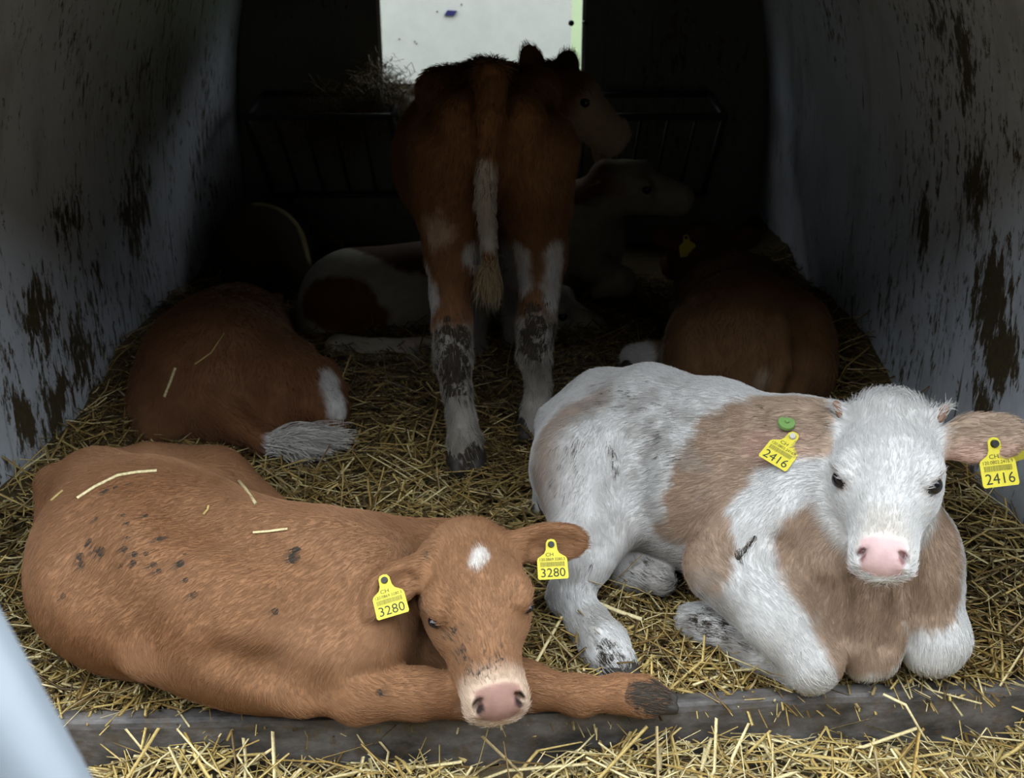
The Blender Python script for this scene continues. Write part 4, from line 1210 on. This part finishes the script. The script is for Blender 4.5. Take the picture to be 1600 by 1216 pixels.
def calf_right_back():
    S = Sculpt(); dn = (0, -0.5, -1)
    S.ell(P(1165, 545, 2.62), (0.20, 0.24, 0.215), k=0.06, flow=dn)
    S.ell(P(1150, 500, 2.9), (0.19, 0.26, 0.19), k=0.08, flow=dn)
    S.ell(P(1130, 470, 3.15), (0.15, 0.2, 0.17), k=0.08, flow=dn)
    S.ell(P(1255, 560, 2.58), (0.075, 0.16, 0.16), k=0.04, flow=dn)
    S.ell(P(1075, 570, 2.55), (0.06, 0.14, 0.15), k=0.04, flow=dn)
    S.chain([(P(1215, 500, 2.45), 0.026), (P(1222, 570, 2.38), 0.024), (P(1200, 640, 2.33), 0.018)], 0.02)
    S.cone(P(1255, 560, 2.46), P(1225, 660, 2.36), 0.045, 0.03, 0.03)
    S.chain([(P(1060, 570, 2.62), 0.05), (P(1020, 560, 2.68), 0.042), (P(990, 560, 2.70), 0.04)], 0.03)
    S.cone(P(1110, 430, 3.2), P(1085, 390, 3.28), 0.10, 0.075, 0.05)
    fr = head_frame(P(1085, 385, 3.34), (-0.25, 0.8, -0.45), (0, 0.3, 1))
    head(S, fr, 0.92, [dict(base=(0.07, -0.07, 0.0), axis=(1, -0.3, 0.1), open=(0, 1, 0)), dict(base=(-0.07, -0.07, 0.0), axis=(-1, -0.3, 0.1), open=(0, 1, 0))], False)
    sk = Skin(S, 0.010)
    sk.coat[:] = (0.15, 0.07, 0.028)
    sk.tint((0.22, 0.115, 0.05), sstep(0.45, 0.7, fbm(sk.V + 3, 9, 3)) * 0.7)
    sk.tint((0.60, 0.58, 0.55), sk.mark([(1000, 555), (985, 560)], 0.05, 0.01, 0.02))
    sk.tint((0.45, 0.34, 0.24), sk.mark([(1195, 590), (1190, 620)], 0.02, 0.015, 0.02) * 0.8)
    sk.tint((0.35, 0.31, 0.25), sk.mark([(1045, 450), (1036, 500), (1034, 560)], 0.02, 0.015, 0.03) * 0.7)
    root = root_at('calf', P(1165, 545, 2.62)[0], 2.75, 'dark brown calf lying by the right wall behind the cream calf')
    sk.obj('body', root)
    eyes(root, fr, 0.92)
    hoof(root, P(990, 562, 2.70), P(975, 575, 2.68), 0.036, 0.026, (0.2, 1, 0))
    ear_tag(root, tag_frame(1072, 372, 3.2, roll=8), None, '', 1.0, 'stud', False)
    if FUR: sk.fur('coat_hair', root, int(24000 * FUR), 0.016, 0.0007, 0.25)
    return sk, root
def calf_pied():
    S = Sculpt(); dn = (-0.6, -0.2, -1)
    S.ell(P(560, 475, 3.19), (0.19, 0.17, 0.18), k=0.06, flow=dn)
    S.ell(P(660, 465, 3.22), (0.20, 0.17, 0.18), k=0.08, flow=dn)
    S.ell(P(760, 455, 3.24), (0.16, 0.15, 0.17), k=0.08, flow=dn)
    S.ell(P(520, 500, 3.09), (0.11, 0.09, 0.14), k=0.05, flow=dn)
    S.chain([(P(530, 545, 2.91), 0.045), (P(600, 550, 2.89), 0.036), (P(670, 540, 2.91), 0.03)], 0.03)
    S.chain([(P(560, 560, 2.85), 0.034), (P(640, 556, 2.85), 0.03)], 0.03)
    S.cone(P(780, 455, 3.19), P(845, 475, 3.12), 0.10, 0.08, 0.06)
    fr = head_frame(P(862, 478, 3.10), (0.92, -0.15, -0.30), (0.1, -0.2, 1))
    head(S, fr, 0.90, [dict(base=(0.07, -0.08, 0.0), axis=(0.8, -0.5, 0.3), open=(0.2, 0.9, 0)), dict(base=(-0.07, -0.08, 0.0), axis=(-0.9, -0.5, 0.3), open=(0, 1, 0))], True)
    sk = Skin(S, 0.010)
    sk.coat[:] = (0.50, 0.47, 0.38)
    sk.tint((0.17, 0.07, 0.028), sk.mark([(500, 470, .07), (540, 480, .10), (580, 500, .06)], 0.08, 0.012, 0.03))
    sk.tint((0.10, 0.045, 0.02), sk.mark([(570, 385, .06), (640, 390, .09), (690, 400, .09)], 0.07, 0.012, 0.03))
    sk.tint((0.55, 0.38, 0.33), sk.mark([(640, 535)], 0.03, 0.02, 0.02))
    root = root_at('calf', P(640, 475, 3.19)[0], 3.05, 'brown and white patched calf lying behind the standing calf, legs and muzzle showing')
    sk.obj('body', root)
    eyes(root, fr, 0.90)
    return sk, root
def calf_pale():
    S = Sculpt(); dn = (-0.6, -0.2, -1)
    S.ell(P(820, 360, 3.62), (0.20, 0.2, 0.2), k=0.06, flow=dn)
    S.ell(P(900, 375, 3.55), (0.17, 0.17, 0.2), k=0.08, flow=dn)
    S.cone(P(905, 345, 3.48), P(950, 300, 3.44), 0.12, 0.085, 0.06, flow=dn)
    S.chain([(P(930, 420, 3.4), 0.06), (P(970, 440, 3.3), 0.045), (P(935, 455, 3.3), 0.03)], 0.03)
    fr = head_frame(P(988, 285, 3.42), (0.97, -0.12, -0.12), (0.05, -0.25, 1))
    head(S, fr, 0.98, [dict(base=(0.07, -0.08, 0.0), axis=(0.7, -0.8, -0.2), open=(0.4, 0.6, 0), len=0.11), dict(base=(-0.07, -0.08, 0.0), axis=(-0.9, -0.5, 0.1), open=(0, 1, 0))], True)
    sk = Skin(S, 0.010)
    sk.coat[:] = (0.42, 0.38, 0.28)
    sk.tint((0.16, 0.08, 0.035), sstep(0.48, 0.56, fbm(sk.V + 21, 5, 2)) * sstep(0.1, 0.0, sk.V[:, 0] - P(930, 300, 3.45)[0]))
    root = root_at('calf', P(850, 360, 3.58)[0], 3.55, 'pale calf with its head raised sideways, deep in the dark at the back')
    sk.obj('body', root)
    eyes(root, fr, 0.98)
    return sk, root
def calf_corner():
    S = Sculpt(); dn = (0.4, -0.5, -1)
    S.ell(P(407, 400, 3.46), (0.165, 0.17, 0.18), k=0.06, flow=dn)
    S.ell(P(415, 385, 3.65), (0.155, 0.16, 0.17), k=0.08, flow=dn)
    S.ell(P(425, 380, 3.76), (0.13, 0.12, 0.15), k=0.08, flow=dn)
    S.ell(P(440, 440, 3.40), (0.10, 0.12, 0.12), k=0.05, flow=dn)
    S.cone(P(430, 370, 3.8), P(455, 355, 3.84), 0.08, 0.065, 0.05)
    fr = head_frame(P(470, 352, 3.84), (0.9, -0.1, -0.4), (0, 0, 1))
    head(S, fr, 0.85, [dict(base=(0.07, -0.08, 0.0), axis=(0.9, -0.3, 0), open=(0.0, 1, 0)), dict(base=(-0.07, -0.08, 0.0), axis=(-0.9, -0.3, 0), open=(0, 1, 0))], True)
    sk = Skin(S, 0.010)
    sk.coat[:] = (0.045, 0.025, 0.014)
    sk.tint((0.42, 0.36, 0.16), sk.mark([(405, 318), (440, 328), (468, 355), (482, 400)], 0.024, 0.012, 0.02))
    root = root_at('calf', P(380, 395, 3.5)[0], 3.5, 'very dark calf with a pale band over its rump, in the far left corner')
    sk.obj('body', root)
    eyes(root, fr, 0.85)
    return sk, root

BODY = {}
BODY['brown'] = calf_brown()
BODY['cream'] = calf_cream()
BODY['standing'] = calf_standing()
BODY['left'] = calf_left_back()
BODY['right'] = calf_right_back()
BODY['pied'] = calf_pied()
BODY['pale'] = calf_pale()
BODY['corner'] = calf_corner()

# ================================================================== hay racks on the back wall
M['rack'] = plain('rack_steel', (0.035, 0.035, 0.03), 0.6, grain=(30, 0.6))
def hay_rack(x0, x1, label):
    yb, yf, zt, zb = Y1 - 0.004, 3.72, 0.545, 0.20
    root = empty('hay_rack', ((x0 + x1) / 2, (yb + yf) / 2, zb))
    tag(root, label, 'hay rack', 'hay racks on the back wall')
    def rail(name, a, b, r):
        bm = bmesh.new(); bm_tube(bm, a, b, r, 10); return bm_obj(name, bm, M['rack'], root, True)
    rail('front_rail', (x0, yf, zt), (x1, yf, zt), 0.013)
    rail('back_rail', (x0, yb - 0.014, zt + 0.03), (x1, yb - 0.014, zt + 0.03), 0.012)
    rail('bottom_rail', (x0, yb - 0.03, zb), (x1, yb - 0.03, zb), 0.012)
    for x in (x0, x1):
        rail('side_rail', (x, yf, zt), (x, yb - 0.014, zt + 0.03), 0.012)
        rail('side_post', (x, yf, zt), (x, yb - 0.03, zb), 0.011)
    k = max(3, int((x1 - x0) / 0.085))
    for i in range(1, k):
        x = x0 + (x1 - x0) * i / k
        rail('bar', (x, yf, zt), (x, yb - 0.03, zb), 0.006)
    return root
hay_rack(-0.92, -0.42, 'dark steel hay rack heaped with hay, left on the back wall')
hay_rack(0.16, 0.735, 'dark steel hay rack right of the opening in the back wall')
# hay heaped in the left rack and over the sill of the opening
n = 5200
c = np.array([-0.50, 3.90, 0.52])
t = rng.normal(0, 1, (n, 3)) * np.array([0.15, 0.075, 0.055])
x = np.clip(c[0] + t[:, 0], -0.86, -0.22); y = np.clip(c[1] + t[:, 1], 3.76, Y1 - 0.03); z = c[2] - 0.02 + t[:, 2] + 0.09 * np.exp(-((x + 0.47) / 0.10) ** 2)
az = rng.random(n) * 6.283; el = rng.normal(0.1, 0.5, n)
d = np.stack([np.cos(az) * np.cos(el), 0.35 * np.sin(az) * np.cos(el), np.sin(el)], 1)
L = 0.03 + 0.10 * rng.random(n) ** 2
cols = PAL[rng.choice([3, 4, 5], n)] * 0.8
V, Q, C = straws(np.stack([x, y, z], 1), d, L, 0.0016 + 0.002 * rng.random(n), cols, rng.normal(0, 0.4, (n, 3)))
V[:, 1] = np.minimum(V[:, 1], Y1 - 0.01)
tag(straw_obj('hay', V, Q, C), 'heap of dark hay in the left rack, stalks against the bright opening', 'hay', kind='stuff')

# ================================================================== single loose stalks one can pick out
def loose(pts, w, col, label, sk=None, lift=0.003):
    """a stalk laid through points; on a calf when sk is given"""
    q = []
    for p in pts:
        if sk is not None:
            a, nn = sk.at(p[0], p[1]); q.append(a + nn * lift)
        else: q.append(np.asarray(p, float))
    q = np.array(q)
    if len(q) == 2: q = np.array([q[0], 0.5 * (q[0] + q[1]), q[1]])
    V, F = [], []
    for i, p in enumerate(q):
        d = unit(q[min(i + 1, len(q) - 1)] - q[max(i - 1, 0)])
        s = unit(np.cross(d, (0.1, -0.6, 0.8))); nn = np.cross(s, d)
        for a in range(6):
            V.append(p + s * w * 0.5 * math.cos(a * 1.0472) + nn * w * 0.25 * math.sin(a * 1.0472))
    for i in range(len(q) - 1):
        for a in range(6): F.append((i * 6 + a, i * 6 + (a + 1) % 6, i * 6 + 6 + (a + 1) % 6, i * 6 + 6 + a))
    F += [tuple(range(6))[::-1], tuple(range((len(q) - 1) * 6, len(q) * 6))]
    V = np.array(V)
    o = straw_obj('straw', V, np.array([f for f in F if len(f) == 4]), np.tile(np.array(col) * (0.9 + 0.2 * random.random()), (len(V), 1)), loc=tuple(q.mean(0)))
    return tag(o, label, 'straw', 'loose straws')
pale, gold = (0.78, 0.66, 0.36), (0.62, 0.46, 0.17)
A_ = BODY['brown'][0]
loose([(122, 780), (150, 762), (185, 745), (215, 740), (245, 738)], 0.006, pale, 'long pale straw lying across the top of the brown calf\'s rump', A_)
loose([(82, 784), (92, 775), (100, 768)], 0.0045, gold, 'short straw on the brown calf by its tail head', A_)
loose([(372, 752), (384, 768), (400, 790)], 0.006, pale, 'split straw on the raised far thigh of the brown calf', A_)
loose([(318, 806), (325, 798), (326, 792)], 0.004, gold, 'tiny straw stuck on the middle of the brown calf\'s back', A_)
loose([(396, 834), (420, 832), (450, 828)], 0.0045, pale, 'thin straw on the spine of the brown calf behind its neck', A_)
D_ = BODY['left'][0]
loose([(258, 620), (268, 595), (275, 575)], 0.007, pale, 'straw on the side of the dark calf by the left wall', D_)
loose([(305, 570), (330, 552), (350, 522)], 0.004, gold, 'thin bent straw on the back of the dark calf by the left wall', D_)
yb = lambda u, v: G(u, v, -0.02)
loose([G(1380, 1085, 0.015) , G(1410, 1100, 0.004) + np.array([0, -0.012, 0.008]), G(1435, 1135, -0.05) + np.array([0, -0.02, 0]), G(1450, 1160, -0.08)], 0.005, pale, 'long pale straw hanging over the board at the right')
loose([G(1052, 1172, -0.075), G(1066, 1195, -0.085), G(1078, 1216, -0.095)], 0.006, pale, 'upright pale straw in front of the board below the brown hoof')
loose([G(735, 1150, -0.055), G(775, 1150, -0.05), G(838, 1149, -0.045)], 0.006, gold, 'straw leaning on the board below the brown calf\'s muzzle')
loose([G(668, 1142, -0.045), G(690, 1158, -0.06), G(728, 1190, -0.09)], 0.008, gold, 'broad straw slanting down the board left of the brown calf\'s muzzle')
loose([G(1300, 985, 0.05), G(1322, 1010, 0.03), G(1330, 1050, 0.02)], 0.004, pale, 'thin straw under the brisket of the cream calf')
loose([G(922, 937, 0.05), G(965, 955, 0.05), G(1003, 968, 0.045)], 0.008, pale, 'broad straw bridging the hind hoof and belly of the cream calf')
